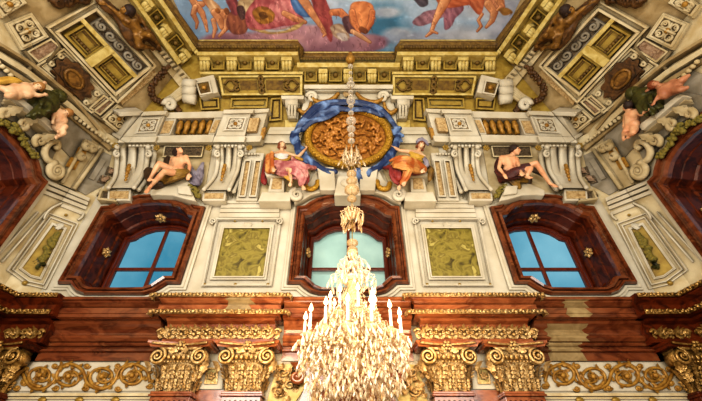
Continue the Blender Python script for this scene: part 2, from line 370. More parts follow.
# ------------------------------------------------------------------ windows
def loop3(bm, pts, y): return [bm.verts.new((x, y, z)) for x, z in pts]
def loft(bm, loops, close=True):
    k = len(loops[0])
    for a, b in zip(loops, loops[1:]):
        for i in range(k): bm.faces.new((a[i], a[(i+1) % k], b[(i+1) % k], b[i]))
def lerp(t): return [(a[0]+(b[0]-a[0])*t, a[1]+(b[1]-a[1])*t) for a, b in zip(WO, WI)]
DW = 1.02
def make_window(name):
    r = struct(name, loc=(0, 8, 0))
    bm = B(); loft(bm, [loop3(bm, lerp(t), -o) for t, o in ((0, 0), (0, .12), (.12, .2), (.3, .2), (.36, .13), (.55, .11), (.62, .17), (.85, .19), (1, .12), (1, 0))])
    obj('surround', bm, M['red'], r, local=True)
    bm = B(); loft(bm, [loop3(bm, [(a[0]+(a[0]-b[0])*q, a[1]+(a[1]-b[1])*q) for a, b in zip(WO, WI)], -o) for q, o in ((-.02, 0), (-.02, .07), (.12, .1), (.3, .1), (.36, .06), (.55, .05), (.55, 0))])
    obj('white_border', bm, M['white'], r, local=True)
    bm = B(); q = wscale(.95); loft(bm, [loop3(bm, WI, .0), loop3(bm, WI, .25), loop3(bm, wscale(.985), .27), loop3(bm, wscale(.985), .6), loop3(bm, q, .64), loop3(bm, q, DW)])
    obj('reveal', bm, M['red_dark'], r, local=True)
    bm = B(); loft(bm, [loop3(bm, wscale(t), y) for t, y in ((.95, DW+.02), (.95, DW-.14), (.92, DW-.17), (.89, DW-.17), (.885, DW-.1), (.86, DW-.1), (.85, DW-.06), (.85, DW+.02))])
    sa = obj('sash', bm, M['wood'], r, local=True)
    bm = B(); box(bm, -.045, .045, DW-.09, DW, 5.6, 7.98); obj('mullion', bm, M['wood'], sa, local=True, bevel=.012)
    bm = B(); box(bm, -1.02, 1.02, DW-.085, DW+.005, 6.54, 6.63); obj('transom', bm, M['wood'], sa, local=True, bevel=.012)
    sil = wscale(.855)
    for qx in (-1, 1):
        for up in (0, 1):
            pts = [(x, z) for x, z in sil if (x*qx >= -1e-6)]
            # clip the glazed outline to one quarter
            def clip(poly, f):
                out = []
                for i in range(len(poly)):
                    p, n = poly[i-1], poly[i]; a, b = f(p), f(n)
                    if a*b < 0: t = a/(a-b); out.append((p[0]+(n[0]-p[0])*t, p[1]+(n[1]-p[1])*t))
                    if b >= 0: out.append(n)
                return out
            pts = clip(clip(sil, lambda p: p[0]*qx), lambda p: (p[1]-6.585)*(1 if up else -1))
            bm = B(); bm.faces.new([bm.verts.new((x, DW-.03, z)) for x, z in pts])
            obj('pane', bm, M['pane'], sa, local=True)
    return r
w1 = make_window('window_1'); wins = [w1]
for i in range(2, 6):
    c = copy_tree(w1); c.name = 'window_%d' % i; wins.append(c)
order = [wins[0], wins[1], wins[2]]
for wd, x in zip(order, BAYX): wd.location = (x, 8, 0)
for s, wd in ((-1, wins[3]), (1, wins[4])):
    ax = Vector((s*SA, -1, 0)).normalized(); p = sidewall(s, 8)+ax*SWIN
    wd.location = p; wd.rotation_euler = (0, 0, -s*(PI/2-math.atan(SA)))
for wd, lb in zip(wins, ('left', 'central', 'right', 'left side wall', 'right side wall')): pass
bm = B(); box(bm, -1.1, 1.14, 9.2, 9.24, 5.3, 8.4)
tag(obj('window_blind', bm, M['blind']), 'pale green blind drawn behind the panes of the central window', 'blind')
# gilded rosettes on the window reveals
def rosette(bm, c, pl_n, r):
    n = Vector(pl_n).normalized(); u = n.orthogonal().normalized(); v = n.cross(u)
    for k in range(6):
        a = k*PI/3; d = u*math.cos(a)+v*math.sin(a)
        ball(bm, Vector(c)+d*r*.6+n*r*.15, r*.42, 2, (1, 1, 1))
        tube(bm, [Vector(c)+d*r*.3+n*r*.25, Vector(c)+d*r*.9+n*r*.45, Vector(c)+d*r*1.2+n*r*.2], [r*.14, r*.16, r*.05], 5)
    ball(bm, Vector(c)+n*r*.4, r*.34, 2)
for wi, (wd, nm) in enumerate(zip(wins, ('left back window', 'central window', 'right back window', 'window of the left side wall', 'window of the right side wall'))):
    mw = Matrix.Translation(wd.location) @ wd.rotation_euler.to_matrix().to_4x4()
    for loc, n, wh in (((0, .42, 8.0), (0, -.25, -1), 'on the soffit above'), ((-1.12, .42, 6.8), (1, -.2, 0), 'on the left jamb of'), ((1.12, .42, 6.8), (-1, -.2, 0), 'on the right jamb of')):
        if (wi, loc[0] > 0, loc[0] < 0) in ((0, True, False), (2, False, True)) or wi == 3 or (wi == 4 and not loc[0] < 0): continue      # out of the photo's sight
        bm = B(); c = mw @ Vector(loc); rosette(bm, c, mw.to_3x3() @ Vector(n), .13 if loc[0] else .15)
        tag(obj('gilded_rosette', bm, M['gilt'], smooth=True), 'gilded rosette %s the %s' % (wh, nm), 'rosette', 'gilded rosettes in the window reveals')
# ------------------------------------------------------------------ entablature: red marble mouldings swept along the walls
def pathpts(xa, xb, off, s=0):
    return [(xa, 8-off), (xb, 8-off)]
def corner_path(s, xa, off, far):
    """from x=xa on the back wall round the corner to y=far on the side wall, OFF in front of both"""
    a = Vector((s*SA, -1)).normalized(); n = Vector((-s, -SA)).normalized()
    p0 = Vector((s*XC, 8))+n*off; t = (p0.y-(8-off))/-a.y*-1
    k = ((8-off)-p0.y)/a.y; cr = p0+a*k; e = p0+a*((far-p0.y)/a.y)
    return [(xa, 8-off), (cr.x, cr.y), (e.x, e.y)]
def sweep(bm, prof, pathf, ends=True):
    """prof: (offset, z); pathf(offset) -> plan points"""
    rows = [[bm.verts.new((x, y, z)) for x, y in pathf(o)] for o, z in prof]
    for a, b in zip(rows, rows[1:]):
        for i in range(len(a)-1): bm.faces.new((a[i], a[i+1], b[i+1], b[i]))
    for i in (0, len(rows[0])-1):
        try: bm.faces.new([r[i] for r in (rows if i else rows[::-1])])
        except Exception: pass
def corona(d):   # overhanging cornice
    return [(0, 5.05), (.58+d, 5.05), (.62+d, 5.02), (.62+d, 4.97), (.57+d, 4.955), (.56+d, 4.93), (.52+d, 4.9), (.46+d, 4.84), (.47+d, 4.82), (.52+d, 4.815), (.52+d, 4.7), (.5+d, 4.69), (.5+d, 4.62), (.44+d, 4.6), (.1+d, 4.60), (0, 4.6)]
def frieze(d): return [(0, 4.6), (.34+d, 4.6), (.30+d, 4.55), (.22+d, 4.5), (.17+d, 4.46), (.15+d, 4.4), (.15+d, 4.36), (.2+d, 4.33), (.21+d, 4.28), (.16+d, 4.22), (.1+d, 4.2), (0, 4.2)]
def archi(d): return [(0, 4.2), (.14+d, 4.2), (.15+d, 4.17), (.13+d, 4.14), (.08+d, 4.12), (.09+d, 4.08), (.14+d, 4.06), (.14+d, 4.03), (.06+d, 4.01), (.06+d, 3.85), (0, 3.85)]
def entab(num, pathf, mats, d=0., fr=None, solid=False):
    """a stretch of entablature: cornice, frieze and architrave"""
    r = struct('trim_%d' % num, loc=(0, 0, 0))
    for nm, pr, mm in (('cornice', corona(d), mats[0]), ('frieze', fr or frieze(d), mats[1]), ('architrave', archi(d), mats[2])):
        bm = B(); sweep(bm, pr, pathf); obj(nm, bm, mm, r)
    return r
def seg(xa, xb): return lambda o: [(xa-(max(0, o-.62) if 0 else 0), 8-o), (xb, 8-o)]
PX = (2.735-.685, 2.735+.685)
R0, R1 = 2.735-1.36, 2.735+1.36           # ressaut over a pilaster pair
entab(1, seg(-7.2, -R1+.02), (M['red'], M['red'], M['red']))
entab(2, seg(-R0-.02, R0+.02), (M['red_warm'],)*3)
entab(3, seg(R1-.02, 7.2), (M['red'], M['red'], M['red']))
def ress(c, w):
    def f(o):
        k = max(.03, o-.42)*.62 if o > .42 else .03
        ww = w-.22+ k
        return [(c-ww, 8), (c-ww, 8-o), (c+ww, 8-o), (c+ww, 8)]
    return f
FRP = [(0, 4.6), (.48, 4.6), (.44, 4.56), (.36, 4.53), (.33, 4.52), (.33, 4.22), (.36, 4.2), (.36, 4.13), (0, 4.13)]
for num, c in ((4, -2.735), (5, 2.735)):
    r = struct('trim_%d' % num)
    for nm, pr, mm in (('cornice', corona(.17), M['red_warm']), ('frieze', FRP, M['red_warm'])):
        bm = B(); sweep(bm, pr, ress(c, 1.36)); obj(nm, bm, mm, r)
for num, s in ((6, -1), (7, 1)):
    r = struct('trim_%d' % num)
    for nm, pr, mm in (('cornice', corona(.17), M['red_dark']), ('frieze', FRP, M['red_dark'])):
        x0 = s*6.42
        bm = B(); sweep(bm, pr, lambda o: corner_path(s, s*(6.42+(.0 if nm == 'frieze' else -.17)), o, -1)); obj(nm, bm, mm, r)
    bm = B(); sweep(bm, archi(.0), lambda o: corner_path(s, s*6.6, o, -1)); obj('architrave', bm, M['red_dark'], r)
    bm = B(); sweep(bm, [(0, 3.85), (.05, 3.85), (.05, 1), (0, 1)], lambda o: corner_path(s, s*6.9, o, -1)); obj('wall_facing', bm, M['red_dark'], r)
# grey repair patches in the red marble
def patch(xa, xb, pr, lab):
    bm = B(); n = 6
    rows = []
    for i, (o, z) in enumerate(pr):
        w0 = .05*math.sin(i*2.3); w1 = .07*math.sin(i*1.7+1)
        rows.append([bm.verts.new((x, 8-o-.004, z-.002)) for x in (xa+w0, (xa+xb)/2, xb+w1)])
    for a, b in zip(rows, rows[1:]):
        for i in range(2): bm.faces.new((a[i], a[i+1], b[i+1], b[i]))
    tag(obj('marble_patch', bm, M['vein'], recalc=False), lab, 'marble inlay', 'pale inlays in the red marble')
patch(4.75, 5.25, corona(0)[3:13], 'small pale inlay in the red cornice below the right window')
patch(4.35, 5.2, frieze(0)[2:10], 'wide pale grey inlay in the red frieze below the right window')
patch(4.3, 5.0, archi(0)[1:10], 'pale inlay in the red architrave above the right scroll frieze')
patch(-2.6, -2.05, corona(.17)[3:11], 'pale inlay in the cornice above the left pilaster pair')
# ------------------------------------------------------------------ gilded bands
def gilt_row(bm, pts3, out, r, step, rnd, up=Vector((0, 0, 1))):
    """small leaf ornament repeated along a line, on a flat strip"""
    for a, b in zip(pts3, pts3[1:]):
        a = Vector(a); b = Vector(b); L_ = (b-a).length; n = max(1, int(L_/.075)); d = (b-a).normalized()
        prism(bm, [a-up*r*.75+out*.012, b-up*r*.75+out*.012, b+up*r*.75+out*.012, a+up*r*.75+out*.012], out, .02)
        for i in range(n):
            p = a+d*(i+.5)*L_/n+out*.012; k = .8+.4*rnd.random()
            ball(bm, p+up*(.5*r*(rnd.random()-.5)), r*(.5 if i % 3 else .72)*k, 1)
            for q in (-1, 1):
                leaf(bm, p-d*q*.01, (d*q+up*(.9 if i % 2 else -.9)), out, r*.62, r*1.25, .5)
def frieze_unit(bm, c, d, up, out, h, rnd):
    """palmette of leaves between two small scrolls"""
    for k in range(-2, 3):
        a = k*.42; v = up*math.cos(a)+d*math.sin(a)
        leaf(bm, c-up*h*.5+out*.01, v, out, h*.3, h*(1.05-.1*abs(k)), .5)
    for q in (-1, 1):
        pts = [c+d*(q*(h*.62+h*.26*(1-i/14)*math.cos(i*.55)))+up*(-h*.12+h*.26*(1-i/14)*math.sin(i*.55))+out*.04 for i in range(14)]
        tube(bm, pts, [.02+.018*(1-i/14) for i in range(14)], 5)
        leaf(bm, c+d*q*h*.55-up*h*.5, up*.9+d*q*.5, out, h*.3, h*.62, .6)
        ball(bm, c+d*q*h*.62-up*h*.12+out*.05, .035, 1)
    ball(bm, c-up*h*.3+out*.07, h*.13, 1)
for c, nm, mm in ((-2.735, 'left', 'gilt'), (2.735, 'right', 'gilt')):
    rnd = random.Random(3)
    for z, o, w_, r_, wh in ((4.99, .80, 1.5, .058, 'upper'), (4.655, .70, 1.47, .062, 'lower')):
        bm = B(); gilt_row(bm, [(c-w_, 8-o, z), (c+w_, 8-o, z)], Vector((0, -1, 0)), r_, .085, rnd)
        for q in (-1, 1): gilt_row(bm, [(c+q*w_, 8-o, z), (c+q*w_, 7.5, z)], Vector((q, 0, 0)), r_, .085, rnd)
        tag(obj('gilded_leaf_trim', bm, M[mm], smooth=True), '%s gilded leaf moulding on the cornice above the %s pilaster pair' % (wh, nm), 'gilded moulding', 'gilded cornice mouldings')
    bm = B()
    box(bm, c-1.16, c+1.16, 7.655, 7.67, 4.24, 4.34)
    for i in range(9): frieze_unit(bm, Vector((c-1.04+i*.26, 7.66, 4.375)), Vector((1, 0, 0)), Vector((0, 0, 1)), Vector((0, -1, 0)), .31, rnd)
    tag(obj('gilded_leaf_frieze_trim', bm, M['gilt'], smooth=True), 'gilded acanthus frieze above the capitals of the %s pilaster pair' % nm, 'gilded frieze', 'gilded acanthus friezes')
for s, nm in ((-1, 'left'), (1, 'right')):
    rnd = random.Random(5)
    for z, o, x0, r_, wh in ((4.99, .80, 6.25, .06, 'upper'), (4.655, .70, 6.3, .064, 'lower')):
        pts = [Vector((x, y, z)) for x, y in corner_path(s, s*x0, o, 3)]
        bm = B(); n2 = Vector((-s, -SA, 0)).normalized()
        gilt_row(bm, pts[:2], Vector((0, -1, 0)), r_, .085, rnd); gilt_row(bm, pts[1:], n2, r_, .085, rnd)
        tag(obj('gilded_leaf_trim', bm, M['gilt_dark'], smooth=True), '%s gilded leaf moulding on the cornice of the %s corner' % (wh, nm), 'gilded moulding', 'gilded cornice mouldings')
    bm = B(); pts = [Vector((x, y, 4.36)) for x, y in corner_path(s, s*6.5, .34, 4)]
    for a, b in zip(pts, pts[1:]):
        d = (b-a).normalized(); n = int((b-a).length/.36)
        for i in range(n): frieze_unit(bm, a+d*(.2+i*.36), d, Vector((0, 0, 1)), Vector((0, 0, 1)).cross(d)*(-s if False else 1)*(1 if (Vector((0, 0, 1)).cross(d)).dot(Vector((-s*.3, -1, 0))) > 0 else -1), .27, rnd)
    tag(obj('gilded_leaf_frieze_trim', bm, M['gilt_dark'], smooth=True), 'gilded acanthus frieze above the capital in the %s corner' % nm, 'gilded frieze', 'gilded acanthus friezes')
# ------------------------------------------------------------------ pilasters with composite capitals
def make_pilaster(label, mat, shaftmat):
    r = thing('pilaster', label, 'pilaster', (0, 8, 0), 'red marble pilasters with gilded capitals')
    # local: wall plane y=0, front is -y, centre x=0
    bm = B(); box(bm, -.385, .385, -.3, -.003, 0, 3.13); box(bm, -.42, .42, -.34, -.003, 3.13, 3.17); box(bm, -.40, .40, -.32, -.003, 3.17, 3.22)
    sh = obj('shaft', bm, shaftmat, r, local=True, bevel=.012)
    for k in range(7):
        bm = B(); x = -.3+k*.1
        prism(bm, [Vector((x+.033*math.cos(a), -.306, 3.02+.05*math.sin(a))) for a in [PI*j/8 for j in range(9)]]+[Vector((x-.033, -.306, .3)), Vector((x+.033, -.306, .3))], Vector((0, -1, 0)), .01)
        obj('flute', bm, M['red_dark'], sh, local=True)
    bm = B()
    lv = [(-.35, .25, 3.22), (-.355, .26, 3.55), (-.39, .3, 3.75), (-.47, .38, 3.86), (-.47, .38, 4.0)]
    rows = [[bm.verts.new((x*q, -d if f else -.003, z)) for q, f in ((1, 0), (1, 1), (-1, 1), (-1, 0))] for x, d, z in lv]
    for a, b in zip(rows, rows[1:]):
        for i in range(3): bm.faces.new((a[i], a[i+1], b[i+1], b[i]))
    bm.faces.new(rows[0][::-1]); bm.faces.new(rows[-1])
    cp = obj('capital', bm, mat, r, local=True)
    out = Vector((0, -1, 0)); up = Vector((0, 0, 1))
    bm = B()
    rnd = random.Random(11)
    def lf2(p, u_, o_, w_, h_, c_):
        leaf(bm, p, u_, o_, w_, h_, c_); r3 = u_.cross(o_).normalized()
        for q in (-1, 1):
            for t in (.25, .5, .75): leaf(bm, p+u_*h_*t*.8+r3*q*w_*.25+o_*(.03+c_*h_*t**3*.8), u_*.7+r3*q*.7, o_, w_*.34, h_*.3, .5)
    for i in range(4): lf2(Vector((-.27+i*.18, -.265, 3.22)), up, out, .15, .27, .38)
    for q in (-1, 1): lf2(Vector((q*.365, -.15, 3.22)), up, Vector((q, -.2, 0)), .16, .28, .35)
    for i in range(3): lf2(Vector((-.18+i*.18, -.275, 3.38)), up, out, .15, .36, .4)
    for q in (-1, 1):
        lf2(Vector((q*.35, -.26, 3.40)), up*.95+Vector((q*.15, 0, 0)), Vector((q*.7, -.7, 0)), .15, .36, .45)
        leaf(bm, Vector((q*.38, -.10, 3.4)), up*.95+Vector((q*.15, 0, 0)), Vector((q, 0, 0)), .15, .34, .45)
    for i in range(40):
        ball(bm, Vector((rnd.uniform(-.34, .34), -.29-.03*rnd.random(), rnd.uniform(3.24, 3.76))), rnd.uniform(.014, .028), 1)
    obj('acanthus_leaf_ring', bm, mat, cp, local=True, smooth=True)
    for q in (-1, 1):
        bm = B()
        c = Vector((q*.42, -.44, 3.83)); n = 34; pts = []; rad = []
        for i in range(n+1):
            t = i/n; a = -PI/2+.2-t*2*PI*2.1; rr = .15*(1-t)**.9+.015
            pts.append(c+Vector((-q*rr*math.cos(a)*-1, -.05*t, -rr*math.sin(a)))); rad.append(.038*(1-.55*t))
        pts = [Vector((-q*.06, -.38, 3.985))]+[c+Vector((-q*.2, 0.02, .155))]+pts; rad = [.03, .036]+rad
        tube(bm, pts, rad, 7); ball(bm, c+Vector((0, -.05, 0)), .035, 2)
        # the scroll's thickness back to the wall
        m = Matrix.Translation(c+Vector((0, .17, 0))) @ Matrix.Rotation(PI/2, 4, 'X')
        bmesh.ops.create_cone(bm, cap_ends=True, segments=20, radius1=.13, radius2=.15, depth=.3, matrix=m)
        leaf(bm, c+Vector((q*.1, .05, -.28)), up+Vector((q*.3, 0, 0)), Vector((q*.6, -1, 0)), .14, .24, .6)
        obj('volute', bm, mat, cp, local=True, smooth=True)
    bm = B()
    for i in range(5): ball(bm, (-.2+i*.1, -.43, 3.82), .047, 2, (.8, .7, 1.25))
    for i in range(9): ball(bm, (-.26+i*.065, -.42, 3.735), .025, 1)
    obj('egg_trim', bm, mat, cp, local=True, smooth=True)
    bm = B(); n = 16
    lo = []
    for z, e in ((4.0, 0), (4.045, .02), (4.06, .05), (4.11, .05)):
        ring = [bm.verts.new((.62+e, -.003, z))]+[bm.verts.new(((.60+e)*(1-2*i/n), -(.53+e)+(.13*math.cos(PI*(i/n-.5))), z)) for i in range(n+1)]+[bm.verts.new((-.62-e, -.003, z))]
        lo.append(ring)
    for a, b in zip(lo, lo[1:]):
        for i in range(len(a)-1): bm.faces.new((a[i], a[i+1], b[i+1], b[i]))
    bm.faces.new(lo[0]); bm.faces.new(lo[-1])
    obj('abacus', bm, M['red_warm'] if mat is M['gilt'] else M['red_dark'], cp, local=True)
    bm = B()
    for k in range(6): ball(bm, (.06*math.cos(k*PI/3), -.47, 4.03+.07*math.sin(k*PI/3)), .042, 1)
    ball(bm, (0, -.51, 4.03), .04, 2)
    for q in (-1, 1): leaf(bm, Vector((0, -.46, 4.0)), Vector((q, 0, -.5)), out, .12, .26, .3)
    pts = [Vector((-.56+1.12*i/20, -.575+.13*math.cos(PI*(i/20-.5)), 4.06)) for i in range(21)]; tube(bm, pts, .022, 5)
    obj('flower', bm, mat, cp, local=True, smooth=True)
    return r
labs = {(-1, 1): 'red pilaster with gilded capital, outer one of the pair left of the chandelier', (-1, 0): 'red pilaster with gilded capital, inner one of the pair left of the chandelier',
        (1, 0): 'red pilaster with gilded capital, inner one of the pair right of the chandelier', (1, 1): 'red pilaster with gilded capital, outer one of the pair right of the chandelier'}
p0 = make_pilaster(labs[(-1, 1)], M['gilt'], M['red_warm'])
for (s, k), lb in labs.items():
    p = p0 if (s, k) == (-1, 1) else copy_tree(p0)
    p.location = (s*PX[k], 8, 0); p['label'] = lb
pc = make_pilaster('red pilaster with aged gilded capital in the left corner', M['gilt_dark'], M['red_dark'])
pc.location = (-7.18, 8, 0)
pc2 = copy_tree(pc); pc2.location = (7.18, 8, 0); pc2['label'] = 'red pilaster with darker gilded capital in the right corner'
# ------------------------------------------------------------------ lower wall: scroll friezes and small panels
def scrollfrieze(s, nm):
    poly = sx(s, [(16, 362), (156, 362), (156, 391), (-6, 391)])
    r = thing('scroll_frieze', 'white frieze panel with golden acanthus scrolls below the %s window' % nm, 'frieze panel', BW.P(*sx(s, [(85, 391)])[0]), 'white friezes with golden scrolls')
    bm = B(); slab(bm, poly, BW, 0, .02); obj('panel', bm, M['white'], r, bevel=.005)
    cen = [(41, 376), (69.5, 377), (103, 377), (133, 376)]
    for i, (x, y) in enumerate(cen):
        bm = B(); up = 1 if i % 2 else -1; dr = 1 if i in (1, 3) else -1
        dr = 1 if i % 2 == 0 else -1
        pts = spiral(x, y, 14 if i in (0, 3) else 15, 1.5, PI/2*1 if up < 0 else -PI/2, dr*1.75, 40, .78)
        tpx(bm, sx(s, pts), BW, .035, [.036*(1-.5*j/40) for j in range(41)])
        for j in range(6, 40, 3):
            a = pts[j]; b = pts[j+1]; v = BW.P(*sx(s, [b])[0], .03)-BW.P(*sx(s, [a])[0], .03); p = BW.P(*sx(s, [a])[0], .035)
            nrm = Vector((v.z, 0, -v.x)).normalized()
            leaf(bm, p, v.normalized()+nrm*(.9 if j % 2 else -.9), Vector((0, -1, 0)), .06, .14, .4)
        c = BW.P(*sx(s, [(x, y)])[0], .03)
        for k in range(7): leaf(bm, c, Vector((math.cos(k*.9), 0, math.sin(k*.9))), Vector((0, -1, 0)), .1, .15 if i in (0, 3) else .12, .3)
        ball(bm, c-Vector((0, .05, 0)), .05, 2)
        obj('scroll_leaf', bm, M['goldpaint'], r, smooth=True)
    bm = B(); wv = smoothpts([(22, 372), (30, 386), (42, 389), (54, 381), (60, 368), (70, 364), (82, 370), (88, 384), (102, 389), (114, 382), (120, 369), (132, 364), (146, 370), (150, 382)], 5)
    tpx(bm, sx(s, wv), BW, .03, .034, 6)
    for j in range(2, len(wv)-1, 2):
        a_ = BW.P(*sx(s, [wv[j]])[0], .03); v = BW.P(*sx(s, [wv[j+1]])[0], .03)-a_; nrm = Vector((v.z, 0, -v.x)).normalized()
        leaf(bm, a_, v.normalized()+nrm*(.9 if j % 4 else -.9), Vector((0, -1, 0)), .07, .15, .4)
    obj('stem_leaf', bm, M['goldpaint'], r, smooth=True)
    for a, b, c_ in ((24, 383, 1), (26, 369, -1), (55, 366, 1), (56, 388, -1), (87, 366, 1), (86, 388, -1), (118, 366, 1), (118, 389, 1), (149, 371, 1), (150, 386, -1), (17, 388, -1)):
        bm = B(); q = spiral(a, b, 3.4, .6, 0 if c_ > 0 else PI, c_*1.4, 16, .8); tpx(bm, sx(s, q), BW, .03, .022, 5)
        ball(bm, BW.P(*sx(s, [(a, b)])[0], .03), .035, 1)
        obj('tendril', bm, M['goldpaint'], r, smooth=True)
    bm = B(); slab(bm, sx(s, [(-8, 393), (156, 393), (156, 396), (-10, 396)]), BW, 0, .05); slab(bm, sx(s, [(-10, 397), (156, 397), (156, 399), (-12, 399)]), BW, 0, .03)
    obj('moulding', bm, M['cream'], r, bevel=.004)
    for x in (42, 79, 115):
        bm = B(); c = BW.P(*sx(s, [(x, 400)])[0], .03); ball(bm, c, .07, 2, (1.2, .5, .8)); obj('knob', bm, M['bossgold'], r, smooth=True)
scrollfrieze(-1, 'left'); scrollfrieze(1, 'right')
for s, nm in ((-1, 'left'), (1, 'right')):
    r = thing('square_panel', 'small white panel with a gilded square between the %s pilasters' % nm, 'wall panel', BW.P(*sx(s, [(209, 388)])[0]), 'small panels between pilasters')
    bm = B(); slab(bm, sx(s, [(196, 362), (224, 362), (222, 389), (191, 389)]), BW, 0, .03); obj('board', bm, M['white'], r)
    q = sx(s, [(206.5, 367.5), (218.5, 367.5), (217, 384), (204, 384)])
    bm = B(); frame(bm, q, inset(q, 1.6), BW, .02, .06); obj('frame', bm, M['gilt'], r)
    bm = B(); slab(bm, inset(q, 1.6), BW, .03, .04); obj('plaque', bm, M['ochre_light'], r)
    bm = B(); rosette(bm, BW.P(*sx(s, [(211.5, 376)])[0], .05), (0, -1, 0), .08); obj('flower', bm, M['gilt'], r, smooth=True)
    bm = B(); slab(bm, sx(s, [(190, 390), (224, 390), (222, 410), (184, 410)]), BW, 0, .02)
    tag(obj('marble_plinth_panel', bm, M['red_warm']), 'red marble facing below the small %s white panel' % nm, 'marble panel')
    # panels beside the doorway behind the chandelier
    r = thing('spandrel_panel', 'gilt ochre panel with foliage %s of the chandelier' % ('left' if s < 0 else 'right'), 'wall panel', BW.P(*sx(s, [(270, 401)])[0]), 'ochre panels beside the doorway')
    bm = B(); slab(bm, sx(s, [(270, 361), (310, 361), (310, 404), (262, 404)]), BW, 0, .02); obj('border', bm, M['white'], r)
    cur = smoothpts([(301, 367), (304, 373), (305, 381), (303, 390), (298, 398), (292, 406)], 4)
    bm = B(); slab(bm, sx(s, [(277, 365), (290, 364)]+cur+[(266, 406)]), BW, .02, .05); obj('field', bm, M['ochre_light'], r)
    bm = B(); rnd = random.Random(21)
    for i in range(34):
        x = rnd.uniform(272, 302); y = rnd.uniform(366, 400)
        if x > 300-(y-385)*.5 and y > 385: continue
        p = BW.P(*sx(s, [(x, y)])[0], .06)
        leaf(bm, p, Vector((rnd.uniform(-1, 1), 0, rnd.uniform(-1, 1))), Vector((0, -1, 0)), .1, .16, .6)
    for a, b, dd in ((283, 372, 1), (290, 385, -1), (279, 392, 1), (295, 370, -1)):
        tpx(bm, sx(s, spiral(a, b, 6, 1, 0, dd*1.4, 20, .8)), BW, .07, .025, 5)
    obj('foliage_leaf', bm, M['gilt'], r, smooth=True)
    # scroll bracket of the doorway
    bm = B(); tpx(bm, sx(s, spiral(297, 377, 7, 1, -1.2, 1.6, 26, .9)), BW, .16, [.07-.045*i/26 for i in range(27)], 7); ball(bm, BW.P(*sx(s, [(297, 377)])[0], .16), .08, 2)
    slab(bm, sx(s, [(290, 362), (302, 362), (303, 372), (296, 370)]), BW, 0, .14)
    tag(obj('scroll_bracket', bm, M['red_warm'], smooth=True), 'red marble scroll at the %s end of the doorway arch' % ('left' if s < 0 else 'right'), 'scroll bracket')
# doorway arch behind the chandelier
dr = struct('door_1', loc=(0, 8, 0))
bm = B(); arc = [(304, 362), (306, 380), (301, 397), (294, 412)]
lf = smoothpts(arc, 4); slab(bm, lf+mir(lf)[::-1], BW, 0, .06); obj('surround', bm, M['red_warm'], dr)
for s in (-1, 1):
    st = smoothpts([(318, 386), (312, 396), (306, 412)], 4); st2 = smoothpts([(323, 388), (318, 398), (314, 412)], 4)
    bm = B(); slab(bm, sx(s, st+st2[::-1]), BW, .05, .12); o = obj('gilded_lattice', bm, M['gilt'], dr)
    bm = B(); cl = smoothpts([(326, 400), (322, 412)], 3); slab(bm, sx(s, [(330, 392), (340, 388), (347, 387), (347, 415), (322, 415)]), BW, .05, .08); obj('door_recess', bm, M['red'], dr)
# ================================================================== stucco relief of the walls and the painted architecture of the cove
def proj(p):
    d = Vector(p)-EYE; z = d.y*math.cos(TH)+d.z*math.sin(TH); u = -d.y*math.sin(TH)+d.z*math.cos(TH)
    return (CX+F*d.x/z, CY-F*u/z)
a1, a2 = proj((-7.4, 8, 5)), proj((-7.4, 8, ZB)); b1, b2 = proj((-7.87, 7.53, 5)), proj((-7.87, 7.53, ZB))
s1, s2 = proj(sidewall(-1, 8)+Vector((0, 0, ZB))), proj(sidewall(-1, 4)+Vector((0, 0, ZB)))
h1, h2 = s1, proj(c1[-1])
def side_of(p, a, b): return (b[0]-a[0])*(p[1]-a[1])-(b[1]-a[1])*(p[0]-a[0])
def clip2(poly, a, b, sg):
    out = []
    for i in range(len(poly)):
        p, n = poly[i-1], poly[i]; u, v = side_of(p, a, b)*sg, side_of(n, a, b)*sg
        if u*v < 0: t = u/(u-v); out.append((p[0]+(n[0]-p[0])*t, p[1]+(n[1]-p[1])*t))
        if v >= 0: out.append(n)
    return out
def pieces(poly):
    """cut an outline (left-hand measures) along the edges where two wall surfaces meet"""
    L1 = clip2(poly, a1, a2, 1); R = clip2(poly, a1, a2, -1)
    if side_of((300, 250), a1, a2) > 0: L1, R = R, L1
    M_ = clip2(L1, b1, b2, 1); S_ = clip2(L1, b1, b2, -1)
    if side_of((300, 250), b1, b2) < 0: M_, S_ = S_, M_
    out = []; up = []
    for pl, q, (p, r) in (('BW', R, (a2, (CX, a2[1]))), ('CP', M_, (b2, a2)), ('SW', S_, (s1, s2))):
        if len(q) < 3: continue
        lo = clip2(q, p, r, 1); hi = clip2(q, p, r, -1)
        if side_of((CX if pl == 'BW' else 0, 400 if pl != 'SW' else 300), p, r) < 0: lo, hi = hi, lo
        if len(lo) > 2: out.append((pl, lo))
        if len(hi) > 2: up.append(hi)
    for q in up:
        i = clip2(q, h1, h2, 1); o = clip2(q, h1, h2, -1)
        if side_of((300, 100), h1, h2) < 0: i, o = o, i
        if len(i) > 2: out.append(('BC', i))
        if len(o) > 2: out.append(('SC', o))
    return out
def PLN(nm, s): return {'BW': BW, 'BC': BC, 'CP': CP[s], 'SW': SW[s], 'SC': SC[s]}[nm]
def area2(p): return abs(sum(p[i-1][0]*p[i][1]-p[i][0]*p[i-1][1] for i in range(len(p))))/2
def wrap(bm, s, poly, o0, o1):
    for nm, q in pieces(poly):
        if area2(q) > .3: slab(bm, sx(s, q), PLN(nm, s), o0, o1)
    return bm
def plane_at(s, x, y):
    e = .05
    for nm, q in pieces([(x-e, y-e), (x+e, y-e), (x+e, y+e), (x-e, y+e)]): return PLN(nm, s)
    return BW
def PT(s, x, y, off): return plane_at(s, x, y).P(*sx(s, [(x, y)])[0], off)
def tw(bm, s, pts, off, r, seg=6):
    """bar over the wall surfaces; OFF one number or one per point"""
    tube(bm, [PT(s, p[0], p[1], off[i] if isinstance(off, list) else off) for i, p in enumerate(pts)], r, seg)
